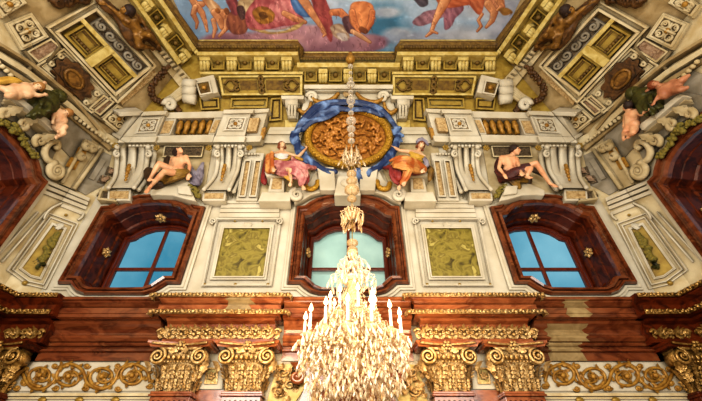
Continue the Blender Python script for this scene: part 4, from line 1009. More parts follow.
for s, nm in SIDES:
    bm = B(); slab(bm, sx(s, [(196, 51.5), (298, 51.5), (298, 55), (197, 55)]), BC, 0, .5); slab(bm, sx(s, [(199, 71.5), (303, 71.5), (303, 74), (200, 74)]), BC, 0, .3)
    tag(obj('ochre_ledge_trim', bm, M['ochre_light'], bevel=.01), 'light ochre ledges edging the %s bracket row under the ceiling painting' % nm, 'ledge')
    for i, x in enumerate((199, 226, 253.5, 281)):
        bracket(s, [(x, 55.5), (x+11, 55.5), (x+11, 71), (x+.6, 71)], BC, 'ochre bracket, %s from the %s corner in the row under the ceiling painting' % (orde[i], nm))
        if i < 3: coffer(s, [(x+12, 55.5), (x+25.5, 55.5), (x+25.5, 69.5), (x+12.4, 69.5)], BC, 'dark ochre coffer, %s from the %s corner under the ceiling painting' % (orde[i], nm))
    coffer(s, [(304.5, 68.5), (317, 68.5), (317, 81.5), (304.5, 81.5)], BC, 'ochre coffer at the %s end of the row over the hood' % nm)
    coffer(s, [(329, 68.5), (342, 68.5), (342, 81.5), (329, 81.5)], BC, 'ochre coffer next to the chandelier chain on the %s' % nm)
    bracket(s, [(318.5, 68.5), (327.5, 68.5), (327.5, 83), (318.5, 83)], BC, 'ochre bracket over the hood on the %s of the chandelier chain' % nm)
    # arabesque panel
    q = [(217.5, 75), (303, 74.5), (303, 95.5), (221.5, 96)]; f = qm(q)
    r = thing('arabesque_panel', 'long ochre panel with dark arabesques %s of the arched hood' % nm, 'ornament panel', BC.P(*sx(s, [ctr(q)])[0], 0), 'ochre arabesque panels')
    bm = B(); slab(bm, sx(s, q), BC, 0, .2); obj('board', bm, M['ochre'], r)
    bm = B(); frame(bm, sx(s, rect(f, .01, .99, .03, .97)), sx(s, rect(f, .035, .965, .12, .88)), BC, .2, .27); obj('frame', bm, M['ochre_light'], r)
    for u0, u1 in ((.25, .45), (.56, .76)):
        bm = B(); slab(bm, sx(s, rect(f, u0, u1, .27, .72)), BC, .2, .215); obj('dark_field', bm, M['ochre_dark'], r)
    for cu, dr in ((.13, 1), (.87, -1)):
        bm = B()
        for sg in (-1, 1):
            pts = [f(cu+dr*(-.07+.16*t), .5+sg*(.22*math.sin(t*PI*1.1)+.04)) for t in [j/12 for j in range(13)]]; tpx(bm, sx(s, pts), BC, .26, .04, 5)
            pts = [f(cu+dr*(.07+.03*math.cos(a)), .5+sg*(.14+.1*math.sin(a))) for a in [2*PI*j/10 for j in range(10)]]; tpx(bm, sx(s, pts), BC, .26, .035, 5)
        obj('arabesque_lattice', bm, M['ochre_dark'], r, smooth=True)
    bm = B()
    for k in range(3):
        pts = [f(.5+.025*math.cos(a), .22+.28*k+.13*math.sin(a)) for a in [2*PI*j/10 for j in range(11)]]; tpx(bm, sx(s, pts), BC, .26, .05, 5)
    obj('knot_lattice', bm, M['ochre_dark'], r, smooth=True)
    # coffers in the shadow above the balustrade
    for lab, qq in (('beside the corner scroll', [(199, 98), (219, 97.5), (219.5, 109), (201, 110)]), ('above the rail', [(231, 98), (268, 97.5), (267, 108), (230, 108.5)]), ('beside the hood bracket', [(271, 98), (282, 97.5), (282, 120), (269, 121)])):
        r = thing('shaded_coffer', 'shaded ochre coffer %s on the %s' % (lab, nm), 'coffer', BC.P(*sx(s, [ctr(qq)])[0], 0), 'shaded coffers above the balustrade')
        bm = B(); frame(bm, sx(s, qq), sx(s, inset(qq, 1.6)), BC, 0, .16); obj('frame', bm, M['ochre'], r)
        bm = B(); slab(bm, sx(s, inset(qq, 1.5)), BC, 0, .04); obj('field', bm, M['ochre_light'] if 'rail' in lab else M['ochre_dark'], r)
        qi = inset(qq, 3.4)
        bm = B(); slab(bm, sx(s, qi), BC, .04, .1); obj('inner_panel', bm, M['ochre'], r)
    for k, x in enumerate((222, 227)):
        pass
    bm = B(); slab(bm, sx(s, [(285, 120), (300, 120), (297, 132), (285, 132)]), BC, 0, .06); tag(obj('ochre_square', bm, M['ochre_light']), 'plain ochre square below the bracket %s of the hood' % nm, 'ornament panel')
    bm = B(); wrap(bm, s, [(270, 127), (304, 127), (300, 143), (262, 143)], 0, .12); wrap(bm, s, [(269, 131), (303, 131), (301, 134), (267, 134)], 0, .2); tag(obj('white_ledge_trim', bm, M['white'], bevel=.01), 'white ledge behind the head of the seated woman on the %s' % nm, 'ledge')
    # corner bracket with rolls
    r = thing('corner_bracket', 'white corner bracket with stacked rolls under the %s end of the bracket row' % nm, 'bracket', base(s, [(184, 102), (214, 98)]))
    bm = B(); wrap(bm, s, [(194, 79), (213.5, 74.5), (218, 92), (200, 97)], 0, .4); obj('block', bm, M['white'], r, bevel=.015)
    q = [(197, 83), (208.5, 81), (211, 92), (200.5, 94)]
    bm = B(); wframe(bm, s, inset(q, -1.2), inset(q, .2), .4, .45); obj('frame', bm, M['white'], r)
    bm = B(); wrap(bm, s, q, .4, .41); obj('field', bm, M['ochre_dark'], r); bm = B(); boss(bm, s, *ctr(q), .45, .09); obj('knob', bm, M['goldpaint'], r, smooth=True)
    bm = B()
    for y, rr in ((85, .2), (92, .2), (99, .17)): tube(bm, [PT(s, x, y+.12*(x-190), .45) for x in (184.5, 190, 195.5)], rr, 12)
    obj('roll', bm, M['white'], r, smooth=True)
    bm = B()
    for k in range(5): tw(bm, s, smoothpts([(184, 86+k*2.4), (178, 91+k*2), (172, 96+k*2), (165, 100+k*2.5)], 4), [.4-.02*j for j in range(13)], .07)
    obj('fluted_tail_rib', bm, M['cream'], r, smooth=True)
    bm = B(); g = smoothpts([(167, 68), (157, 80), (151, 90), (155, 99), (164, 102), (173, 104), (178, 110)], 5); rnd = random.Random(8)
    for p in g:
        for k in range(5): ball(bm, PT(s, p[0]+rnd.uniform(-2.2, 2.2), p[1]+rnd.uniform(-2.2, 2.2), .26), rnd.uniform(.05, .09), 1)
    tag(obj('garland_leaf_swag', bm, M['brown'], smooth=True), 'brown garland hanging by the corner bracket on the %s' % nm, 'garland')
    bm = B(); tw(bm, s, spiral(170, 105, 5.5, 1, PI, 1.4, 20), .35, [.12-.06*i/20 for i in range(21)], 7)
    tag(obj('corner_scroll', bm, M['white'], smooth=True), 'white scroll standing on the balustrade by the %s corner' % nm, 'scroll')
coffc = [(343, 64), (352, 64), (352, 84), (343, 84)]
bracket(-1, [(343.5, 68.5), (352, 68.5), (352, 83), (343.5, 83)], BC, 'ochre bracket directly behind the chandelier chain')
bm = B(); slab(bm, [(297, 62.5), (400, 62.5), (400, 67), (297, 67)], BC, 0, .42); tag(obj('ochre_ledge_trim', bm, M['ochre_light'], bevel=.01), 'light ochre ledge of the middle bracket row over the hood', 'ledge')
# ---- ceiling painting frame
r = thing('painting_frame', 'ochre rolled frame around the ceiling painting', 'frame', (0, 6.5, ZC-.1))
pth = [(105, -80), (197, 47), (297.5, 47), (298.5, 59), (399.5, 59), (400.5, 47), (497, 47), (593, -80)]
pp = []
for a, b in zip(pth, pth[1:]):
    n = 24 if abs(a[1]-b[1]) > 50 else 12; pp += [(a[0]+(b[0]-a[0])*i/n, a[1]+(b[1]-a[1])*i/n) for i in range(n)]
pp.append(pth[-1])
bm = B(); tube(bm, [CE.P(*p, .16) for p in pp], .21, 10); obj('roll', bm, M['rollbrown'], r, smooth=True)
bm = B()
for a, b in zip(pp, pp[1:]):
    for t in (0, .33, .66): ball(bm, CE.P(a[0]+(b[0]-a[0])*t, a[1]+(b[1]-a[1])*t, .32), .085, 1)
obj('leaf_trim', bm, M['ochre_dark'], r, smooth=True)
bm = B(); tube(bm, [CE.P(p[0], p[1]-6.2, .04) for p in pp], .045, 6); obj('inner_bead_rim', bm, M['ochre_light'], r, smooth=True)
# ================================================================== painted architecture of the side walls (left-hand measures, both sides)
def ln(p, q, t): return (p[0]+(q[0]-p[0])*t, p[1]+(q[1]-p[1])*t)
for s, nm in SIDES:
    # bracket row under the ceiling painting
    pl = SC[s]
    bm = B(); wrap(bm, s, [(146, -12), (154, -12), (197, 50), (184, 63), (176, 56), (128, -12)], 0, .05); tag(obj('ochre_field', bm, M['ochre']), 'ochre ground of the bracket row along the %s edge of the ceiling painting' % nm, 'ornament panel')
    d = Vector((.60, .80)); p = Vector((-.78, .62))
    def rq(c, a, b): c = Vector(c); return [tuple(c-p*b*0+d*a*q1+p*b*q2) for q1, q2 in ((1, -1), (-1, -1), (-1, 1), (1, 1))]
    for i, c in enumerate(((184, 57), (164.5, 32), (147, 6))):
        bracket(s, rq(c, 4.5, 7), pl, 'ochre bracket, %s from the corner along the %s edge of the ceiling painting' % (orde[i], nm))
    for i, c in enumerate(((175.5, 43), (156.5, 17.5))): coffer(s, rq(c, 6.5, 6.5), pl, 'dark ochre coffer, %s from the corner along the %s edge of the ceiling painting' % (orde[i], nm))
    bm = B(); wrap(bm, s, [(150, -12), (155, -12), (198, 51), (195, 54)], 0, .4); wrap(bm, s, [(127, -8), (130, -10), (182, 62), (178, 65)], 0, .3)
    tag(obj('ochre_ledge_trim', bm, M['ochre_light'], bevel=.01), 'light ochre ledges of the bracket row along the %s edge of the ceiling painting' % nm, 'ledge')
    r = thing('dentil_moulding', 'cream dentil moulding below the %s bracket row of the side cove' % nm, 'moulding', base(s, [(160, 52), (186, 85)]))
    bm = B(); wrap(bm, s, [(151, 50), (161, 46), (190, 78), (180, 87)], 0, .12); obj('band', bm, M['cream'], r)
    bm = B()
    for k in range(8):
        c = ln((157, 50), (184, 80), k/7.5); wrap(bm, s, [(c[0]-1.2, c[1]-1.2), (c[0]+3, c[1]-3.5), (c[0]+4.6, c[1]-1.6), (c[0]+.4, c[1]+.7)], .1, .24)
    obj('tooth_trim', bm, M['side'], r)
    # cream boards framing the deep opening
    r = thing('opening_frame', 'wide cream frame around the deep painted opening of the %s cove' % nm, 'frame', base(s, [(50, 30), (120, 102)]))
    bm = B(); A = [(47, 28), (99, -1), (157, 66), (118, 104)]; Bq = [(59, 33), (97, 11), (149, 67), (116, 93)]
    wframe(bm, s, A, inset(A, 2.2), 0, .2); wframe(bm, s, inset(A, 2), inset(A, 6.5), 0, .12); wframe(bm, s, inset(Bq, -2.6), inset(Bq, .2), 0, .26); obj('boards', bm, M['cream'], r, bevel=.012)
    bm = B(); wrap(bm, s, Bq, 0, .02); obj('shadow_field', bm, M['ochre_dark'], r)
    f = qm(Bq)   # u: towards the ceiling, v: towards the corner
    r = thing('scroll_strip', 'grey strip of painted scrolls along the upper side of the %s opening' % nm, 'ornament panel', base(s, Bq))
    bm = B(); q = rect(f, .68, .97, .12, .98); wrap(bm, s, q, 0, .1); obj('board', bm, M['darkrelief'], r)
    bm = B(); wframe(bm, s, inset(q, -1.1), inset(q, .4), 0, .15); obj('frame', bm, M['grey'], r)
    bm = B(); g = qm(q)
    for k in range(5):
        dr = 1 if k % 2 else -1
        pts = [g(.5+.36*(1-.8*t)*math.cos(dr*(t*9+1.2)), .1+.2*k+.085*(1-.8*t)*math.sin(dr*(t*9+1.2))) for t in [j/18 for j in range(19)]]; tw(bm, s, pts, .14, .05, 5)
    obj('scroll_lattice', bm, M['grey'], r, smooth=True)
    for k, (v0, v1) in enumerate(((.06, .46), (.58, .97))):
        r = thing('ochre_architecture', 'ochre painted vault seen through the %s opening, %s half' % (nm, ('upper', 'lower')[k]), 'ornament panel', base(s, Bq))
        q = rect(f, .05, .6, v0, v1)
        bm = B(); wframe(bm, s, q, inset(q, 2.2), 0, .22); wframe(bm, s, inset(q, 4), inset(q, 5.2), 0, .12); obj('frame', bm, M['ochre'], r)
        bm = B(); wrap(bm, s, inset(q, 2), 0, .05); obj('field', bm, M['ochre'], r)
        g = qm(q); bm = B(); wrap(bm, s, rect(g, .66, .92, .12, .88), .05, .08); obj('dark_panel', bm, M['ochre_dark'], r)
        bm = B()
        for j in range(7): boss(bm, s, *g(.3, .12+.125*j), .1, .06)
        obj('bead_trim', bm, M['ochre_dark'], r, smooth=True)
    bm = B(); wrap(bm, s, rect(f, .0, .64, .46, .58), 0, .3); wrap(bm, s, rect(f, .56, .66, 0, 1), 0, .26); tag(obj('ochre_beam_rib', bm, M['ochre_light'], bevel=.01), 'light ochre cross ribs in the %s opening' % nm, 'rib')
    bm = B(); wrap(bm, s, [(116, 95), (150, 68), (158, 74), (122, 105)], 0, .06); tag(obj('stone_slab', bm, M['creamrelief']), 'pale stone slab at the foot of the %s opening' % nm, 'ledge')
    # upright cartouche boards, reliefs and squares along the middle band
    lattice(s, [(7, 23), (32, 13), (49, 37), (23, 50)], 'square of looped strapwork beyond the cartouche on the %s' % nm, .1, 'cream')
    lattice(s, [(100, 119), (117, 104), (138, 117), (121, 136)], 'square of looped strapwork between cartouche and corner on the %s' % nm, .1, 'cream')
    lattice(s, [(-6, 6), (16, -10), (27, 3), (3, 18)], 'square of looped strapwork at the upper %s edge of the photo' % nm, .1, 'cream')
    for lab, q in (('beyond', [(29, 52), (51, 40), (60, 48), (39, 61)]), ('below', [(91, 108), (104, 96.5), (113, 102), (100, 114)])):
        r = thing('pinkish_relief', 'pinkish relief rectangle %s the brown cartouche on the %s' % (lab, nm), 'ornament panel', base(s, q), 'pinkish reliefs')
        bm = B(); wrap(bm, s, q, 0, .06); obj('field', bm, M['pinkstone'], r)
        bm = B(); wframe(bm, s, inset(q, -1.4), inset(q, .3), 0, .12); obj('frame', bm, M['cream'], r)
    q = [(38, 66), (64, 50), (112, 96), (92, 112)]
    r = thing('cartouche_board', 'cream board carrying the brown cartouche on the %s' % nm, 'wall panel', base(s, q))
    bm = B(); wrap(bm, s, q, 0, .05); obj('field', bm, M['cream'], r)
    bm = B(); wframe(bm, s, inset(q, -1.6), inset(q, .3), 0, .12); wframe(bm, s, inset(q, 2), inset(q, 2.8), 0, .08); obj('frame', bm, M['cream'], r)
    dd_ = 0
    r = thing('brown_cartouche', 'dark brown oval cartouche with scrolled edges on the %s' % nm, 'cartouche', base(s, q))
    C0 = Vector((74, 79)); dd = Vector((.68, .73)); pp_ = Vector((.73, -.68))
    def cp_(u, v): w_ = C0+dd*u+pp_*v; return (w_.x, w_.y)
    ov = [cp_(24*math.cos(2*PI*k/56)*(1+.09*math.cos(2*PI*k/56*10)), 14*math.sin(2*PI*k/56)*(1+.1*math.cos(2*PI*k/56*10))) for k in range(56)]
    bm = B(); wrap(bm, s, ov, 0, .16); obj('plate', bm, M['brown'], r, bevel=.02)
    bm = B(); o2 = [cp_(11*math.cos(2*PI*k/20), 6.5*math.sin(2*PI*k/20)) for k in range(20)]; tw(bm, s, o2+[o2[0]], .22, .05, 7)
    obj('oval_rim', bm, M['bronze'], r, smooth=True)
    bm = B(); wrap(bm, s, [cp_(9.5*math.cos(2*PI*k/20), 5.4*math.sin(2*PI*k/20)) for k in range(20)], .1, .22); obj('oval_field', bm, M['bronze'], r)
    bm = B(); wrap(bm, s, [cp_(17*math.cos(2*PI*k/40)*(1+.05*math.cos(2*PI*k/40*8)), 9.6*math.sin(2*PI*k/40)*(1+.05*math.cos(2*PI*k/40*8))) for k in range(40)], .1, .2); obj('inner_plate', bm, M['brown'], r, bevel=.03)
    for u, v in ((-26, 6), (-27, -6), (26, 7), (25, -7)):
        bm = B(); c = cp_(u, v); tw(bm, s, spiral(c[0], c[1], 2.6, .6, 0, 1.3, 12), .1, .05, 5); obj('cream_scroll', bm, M['cream'], r, smooth=True)
    # long bands running along the wall
    for lab, a, b, w_, o, mm in (('upper', (-8, 62), (108, 137), 4.0, .16, 'cream'), ('middle', (-8, 52), (100, 128), 2.2, .2, 'beige'), ('lower', (-8, 72), (112, 147), 3.2, .1, 'beige')):
        bm = B(); pts = [a, ln(a, b, .35), ln(a, b, .7), b]
        # the band follows the slight bend of the painted ledge
        pts = [(-10, a[1]-16), (30, a[1]+8.5), (72, a[1]+42), (b[0], b[1])]
        for u, v in zip(pts, pts[1:]): wrap(bm, s, [u, v, (v[0]-w_*.7, v[1]+w_), (u[0]-w_*.7, u[1]+w_)], 0, o)
        tag(obj('ledge_band', bm, M[mm]), '%s cream band of the ledge above the cherubs on the %s' % (lab, nm), 'ledge')
    bm = B()
    for k in range(6): boss(bm, s, 2+k*4.2-4, 62+k*4.4, .15, .06)
    tag(obj('egg_trim', bm, M['cream'], smooth=True), 'row of cream eggs at the outer end of the ledge on the %s' % nm, 'moulding'); bm = B()
    for k in range(10): boss(bm, s, 76+k*4, 118+k*2.9, .15, .06)
    tag(obj('egg_trim', bm, M['cream'], smooth=True), 'row of white eggs under the ledge on the %s' % nm, 'moulding')
    for lab, ln_ in (('at the cartouche head', [(24, 51), (34, 64), (28, 70)]), ('beside the lattice square', [(53, 32), (60, 47), (47, 62)]), ('at the cartouche foot', [(92, 113), (104, 122)])):
        bm = B(); tw(bm, s, ln_, .1, .05, 5); tag(obj('board_joint_trim', bm, M['shade'], smooth=True), 'dark joint moulding %s on the %s side' % (lab, nm), 'moulding')
    # niche behind the cherubs, balcony ledge
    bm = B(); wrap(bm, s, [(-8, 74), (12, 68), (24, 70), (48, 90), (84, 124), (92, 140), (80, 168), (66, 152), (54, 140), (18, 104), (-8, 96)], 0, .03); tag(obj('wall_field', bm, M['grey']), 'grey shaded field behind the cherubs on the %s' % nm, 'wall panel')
    r = thing('balcony_ledge', 'white stone ledge carrying the cherubs on the %s' % nm, 'ledge', base(s, [(14, 96), (56, 132)]))
    bm = B(); wrap(bm, s, [(12, 96), (17, 94), (57.5, 126), (53, 130.5)], .3, .55); obj('top_board', bm, M['white'], r, bevel=.015)
    bm = B(); wrap(bm, s, [(12, 97), (53, 130.5), (51, 133.5), (10, 100)], .2, .42); wrap(bm, s, [(10, 100), (51, 133.5), (49, 136), (8, 102.5)], 0, .3); obj('underside_trim', bm, M['side'], r, bevel=.015)
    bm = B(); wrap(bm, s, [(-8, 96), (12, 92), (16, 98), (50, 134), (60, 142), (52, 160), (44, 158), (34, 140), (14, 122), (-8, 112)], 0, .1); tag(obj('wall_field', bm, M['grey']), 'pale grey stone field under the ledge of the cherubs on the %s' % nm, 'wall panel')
    for lab, c, rr, dr in (('outermost', (5, 114), 5.5, 1), ('middle', (23, 124), 5.5, -1), ('lowest', (40, 141), 6.5, 1)):
        bm = B(); tw(bm, s, spiral(c[0], c[1], rr, .8, PI*.7, dr*1.4, 24), .26, [.075-.04*i/24 for i in range(25)], 7)
        for k in range(-1, 2): leaf(bm, PT(s, c[0], c[1], .25), Vector((k*.8, 0, 1)), PLN('SW', s).n, .2, .34, .5)
        tag(obj('stone_scroll', bm, M['side'], smooth=True), '%s pale stone scroll under the ledge of the cherubs on the %s' % (lab, nm), 'scroll', 'stone scrolls under the ledge')
    r = thing('large_volute', 'large white spiral volute at the corner of the %s side window' % nm, 'scroll', base(s, [(56, 171)]))
    bm = B(); tw(bm, s, spiral(56.5, 171, 8.4, .7, -PI*.5, -2.4, 40), .25, [.085-.045*i/40 for i in range(41)], 8); ball(bm, PT(s, 56.5, 171, .25), .07, 2); obj('spiral', bm, M['side'], r, smooth=True)
    bm = B(); wrap(bm, s, [(56.5+8.2*math.cos(k*PI/10), 171+8.2*math.sin(k*PI/10)) for k in range(20)], 0, .17); obj('drum', bm, M['beige'], r)
    bm = B(); tw(bm, s, smoothpts([(56, 163), (49, 161), (45, 156), (45, 149), (50, 143), (56, 142), (58, 146), (55, 149)], 5), .22, .085, 8); obj('stem', bm, M['side'], r, smooth=True)
    # strip between the volute and the corner niche
    r = thing('leaf_strip', 'white pilaster strip with ochre squares between volute and niche on the %s' % nm, 'pilaster strip', base(s, [(60, 184), (90, 150)]))
    bm = B(); wrap(bm, s, [(86, 139), (103, 148), (75, 190), (61, 184)], 0, .12); obj('board', bm, M['side'], r)
    for q in ([(72, 157), (80, 161), (75, 170), (67, 166)], [(80, 147), (87, 151), (84, 158), (77, 154)]):
        bm = B(); wrap(bm, s, q, .1, .15); obj('square', bm, M['goldpaint'], r)
    bm = B(); tw(bm, s, [(102, 149), (74, 189)], .14, .06); tw(bm, s, [(86, 140), (62, 183)], .14, .05)
    for c in ((92, 148), (86, 146), (81, 156)): tw(bm, s, spiral(c[0], c[1], 3.2, .6, 0, 1.3, 14), .2, .08, 6)
    obj('scroll_trim', bm, M['side'], r, smooth=True)
    q = [(102, 151), (115, 157), (115, 174), (104, 185), (86, 195), (77, 190)]
    r = thing('corner_niche', 'grey shaded niche with leaf reliefs in the %s corner' % nm, 'niche', base(s, q))
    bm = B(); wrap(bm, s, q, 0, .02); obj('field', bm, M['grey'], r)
    bm = B(); wrap(bm, s, [(101, 158), (106, 161), (94, 180), (89, 178)], 0, .06); obj('inner_board', bm, M['grey'], r)
    for qq in ([(108, 166), (115, 169), (113, 177), (105, 174)], [(101, 175), (110, 177), (104, 184), (97, 182)]):
        bm = B(); wrap(bm, s, qq, 0, .05); obj('relief', bm, M['darkrelief'], r)
        bm = B(); c = ctr(qq)
        for k in range(4): leaf(bm, PT(s, c[0], c[1], .06), Vector((math.cos(k*1.6+.5), 0, math.sin(k*1.6+.5))), PLN('CP', s).n, .12, .2, .4)
        obj('leaf', bm, M['pinkstone'], r, smooth=True)
    q = [(102, 190), (116, 190), (115, 200), (99, 198)]
    r = thing('framed_relief', 'small white framed relief at the foot of the %s corner console' % nm, 'ornament panel', base(s, q))
    bm = B(); wframe(bm, s, inset(q, -1.5), inset(q, .5), 0, .3); obj('frame', bm, M['side'], r)
    bm = B(); wrap(bm, s, q, 0, .2); obj('relief', bm, M['darkrelief'], r)
    bm = B(); rnd = random.Random(6)
    for p in smoothpts([(-6, 118), (6, 124), (15, 129), (22, 137), (28, 148), (36, 156)], 6):
        for k in range(3): ball(bm, PT(s, p[0]+rnd.uniform(-2, 2), p[1]+rnd.uniform(-2, 2), .25), rnd.uniform(.035, .07), 1)
    for k in range(16): ball(bm, PT(s, 16+rnd.uniform(-4, 4), 128+rnd.uniform(-4, 4), .3), rnd.uniform(.05, .08), 1)
    tag(obj('garland_leaf_swag', bm, M['garland'], smooth=True), 'olive leaf garland over the arch of the %s side window' % nm, 'garland')
    # brown relief at the top edge of the frame
    bm = B(); rnd = random.Random(12)
    for k in range(24): tw(bm, s, spiral(70+rnd.uniform(-15, 15), -2+rnd.uniform(-4, 4), 3.5, .8, rnd.random()*6, 1.1, 10), .22, .11, 6)
    tag(obj('brown_relief_scroll', bm, M['brown'], smooth=True), 'dark brown scrolled relief at the top edge above the %s opening' % nm, 'cartouche')
# ================================================================== figures
def hand(bm, w, d, k, out):
    d = d.normalized(); sd = d.cross(out).normalized()
    c = w+d*.05*k; ball(bm, c, .045*k, 2, (1, 1, 1)); ball(bm, c+d*.03*k, .042*k, 2)
    for i, l_ in enumerate((.075, .09, .085, .065)):
        b0 = w+d*.085*k+sd*(i-1.5)*.026*k; t = b0+d*l_*.6*k+out*.004; u = t+d*l_*.45*k-out*.03*k
        cap(bm, b0, t, .0145*k, .013*k, 6); cap(bm, t, u, .013*k, .011*k, 6)
    b0 = w+d*.03*k-sd*.04*k; t = b0+d*.045*k-sd*.035*k; cap(bm, b0, t, .017*k, .014*k, 6); cap(bm, t, t+d*.04*k, .014*k, .012*k, 6)
def head3(bm, c, f, u, k):
    """head at c looking along f, crown along u"""
    f = f.normalized(); u = (u-f*u.dot(f)).normalized(); r_ = f.cross(u)
    R = Matrix((r_, f, u)).transposed()
    ball(bm, c+u*.015*k, .1*k, 3, (.80, .98, 1.1), R); ball(bm, c-u*.055*k+f*.03*k, .068*k, 2, (.85, .9, 1.0), R)
    ball(bm, c-u*.10*k+f*.055*k, .03*k, 2)                                        # chin
    cap(bm, c+f*.095*k+u*.02*k, c+f*.122*k-u*.03*k, .012*k, .019*k, 6)            # nose
    for q in (-1, 1):
        ball(bm, c+r_*q*.082*k-u*.01*k-f*.005*k, .026*k, 1, (.5, .8, 1.2), R)     # ear
        ball(bm, c+r_*q*.045*k-u*.03*k+f*.07*k, .03*k, 2)                         # cheek
        cap(bm, c+r_*q*.015*k+u*.032*k+f*.094*k, c+r_*q*.06*k+u*.03*k+f*.078*k, .012*k, .011*k, 6)   # brow
    cap(bm, c-r_*.024*k-u*.066*k+f*.092*k, c+r_*.024*k-u*.066*k+f*.092*k, .012*k, .012*k, 6)         # mouth
    return r_, f, u
def person(name, lab, cat, s, J, mat, k=1.25, hair='hair_dark', face=(0, 0, 1), pl=None, vox=.022, group=None, child=False, hairlen=1.0, limbs=('L', 'R'), male=True, up=None):
    """one continuous body from joints given as sight points with a distance in front of the wall"""
    pf = (lambda j: pl.P(j[0], j[1], j[2])) if pl else (lambda j: (plane_at(-1, j[0], j[1]) if j[0] < CX else PLNR(j)).P(j[0], j[1], j[2]))
    P = {n: pf(v) for n, v in J.items()}
    n = (pl or BW).n
    r = thing(name, lab, cat, P['pelvis'], group)
    bm = B()
    th = (1.35 if child else 1.0)*k
    ck, pv = P['chest'], P['pelvis']; sl, sr = P['shL'], P['shR']; wd = (sr-sl).normalized()
    cap(bm, pv, ck, .13*th, .135*th); cap(bm, pv-wd*.07*th, pv+wd*.07*th, .115*th, .115*th); mid = (pv+ck)/2
    ball(bm, mid, .125*th, 2); cap(bm, ck-wd*.075*th, ck+wd*.075*th, .115*th, .115*th)
    cap(bm, (sl+ck)/2, sl, .1*th, .068*th); cap(bm, (sr+ck)/2, sr, .1*th, .068*th); cap(bm, ck, P['neck'], .1*th, .058*th); cap(bm, sl, P['neck'], .06*th, .05*th); cap(bm, sr, P['neck'], .06*th, .05*th)
    if male and not child:
        for q in (-1, 1): ball(bm, ck+wd*q*.075*k+n*.07*k+(P['neck']-ck)*.2, .068*k, 2)
    hd = P['head']; cap(bm, P['neck'], hd-(hd-P['neck']).normalized()*.05*k, .056*th, .055*th)
    fr, ff, fu = head3(bm, hd, Vector(face), up or (hd-P['neck']).normalized(), k*(1.12 if child else 1.0))
    for q in ('L', 'R'):
        if 'el'+q in P:
            S, E, W_ = P['sh'+q], P['el'+q], P['wr'+q]
            cap(bm, S, (S+E)/2, .062*th, .054*th); cap(bm, (S+E)/2, E, .054*th, .042*th); cap(bm, E, E+(W_-E)*.35, .042*th, .045*th); cap(bm, E+(W_-E)*.35, W_, .045*th, .029*th)
            hand(bm, W_, W_-E, k*(.95 if child else 1.0), n)
        if 'kn'+q in P:
            H, K, A_ = P['hip'+q], P['kn'+q], P['an'+q]
            cap(bm, H, H+(K-H)*.5, .1*th, .085*th); cap(bm, H+(K-H)*.5, K, .085*th, .06*th); cap(bm, K, K+(A_-K)*.35, .058*th, .062*th); cap(bm, K+(A_-K)*.35, A_, .062*th, .036*th)
            if 'to'+q in P:
                T = P['to'+q]; d = (T-A_); cap(bm, A_, A_+d*.55, .04*th, .036*th); cap(bm, A_-d.normalized()*.03*k, A_+d*.4, .034*th, .036*th)
                sd = d.cross(n).normalized()
                for i in range(5): b0 = A_+d*.55+sd*(i-2)*.019*k; cap(bm, b0, b0+d*(.45-.06*abs(i-1)), .02*k, .014*k, 6)
    body = skin(obj('body', bm, mat, r), vox, 4)
    hk = k*(1.12 if child else 1.0)
    bm = B()
    R = Matrix((fr, ff, fu)).transposed()
    ball(bm, hd+fu*.05*hk-ff*.02*hk, .118*hk, 3, (.9, .98, .98), R)
    rnd = random.Random(hash(name) % 7 if False else len(lab))
    for i in range(26):
        a = rnd.uniform(0, 2*PI); t = rnd.uniform(.0, 1)
        v = (fr*math.cos(a)+ff*(math.sin(a)*.9-.35)).normalized()
        ball(bm, hd+fu*(.10-.13*t*hairlen)*hk+v*(.055+.05*t)*hk-ff*.025*hk, .032*hk, 1)
    skin(obj('hair', bm, M[hair], r), .02, 2)
    for q in (-1, 1):
        bm = B(); ball(bm, hd+fr*q*.036*hk+fu*.012*hk+ff*.092*hk, .013*hk, 1); obj('eye', bm, M['hair_dark'], r, smooth=True)
    return r, P
def PLNR(j):
    m = 2*CX-j[0]; e = .05
    for nm, q in pieces([(m-e, j[1]-e), (m+e, j[1]-e), (m+e, j[1]+e), (m-e, j[1]+e)]): return PLN(nm, 1)
    return BW
def cdrape(name, strands, pl, mat, parent, vox=.02, it=1):
    bm = B(); foldcaps(bm, pl, strands)
    return skin(obj(name, bm, mat, parent), vox, it)
# ---- seated man on the left
J = dict(head=(178.6, 152.2, .72), neck=(179, 157.6, .62), shL=(173.2, 159, .62), shR=(185.8, 157.4, .66), chest=(179.6, 162, .62), pelvis=(177.3, 171.5, .55),
         elR=(189.8, 165.5, .62), wrR=(188.4, 173.5, .6), elL=(170.5, 164.5, .5), wrL=(173.5, 168.5, .72),
         hipL=(174.5, 172, .6), knL=(159.2, 163.4, .95), anL=(151.3, 176.5, .8), toL=(148.6, 181.5, .9), hipR=(177, 174, .66), knR=(164.5, 171, 1.0), anR=(150.8, 186, .7), toR=(145, 193.5, .8))
r, P = person('seated_man', 'painted nude man with dark hair seated above the left window, legs drawn to the side', 'person', -1, J, M['skin'], 1.3, 'hair_dark', (.35, -.7, .55), BW)
cdrape('golden_drape', [[(160, 179, .5, .12), (168, 177, .6, .16), (178, 174, .7, .16), (187, 172, .6, .12)], [(166, 182, .5, .12), (174, 178, .65, .14), (184, 175, .62, .12)]], BW, M['ochrecloth'], r)
cdrape('umber_drape', [[(148, 170, .3, .12), (153, 178, .35, .2), (160, 184, .35, .2), (167, 181, .4, .14)], [(150, 184, .3, .1), (158, 187, .35, .15), (166, 184, .4, .1)], [(163, 172, .4, .14), (166, 178, .4, .14)], [(168, 158, .3, .1), (167, 166, .3, .12), (168, 172, .35, .12)]], BW, M['umber'], r)
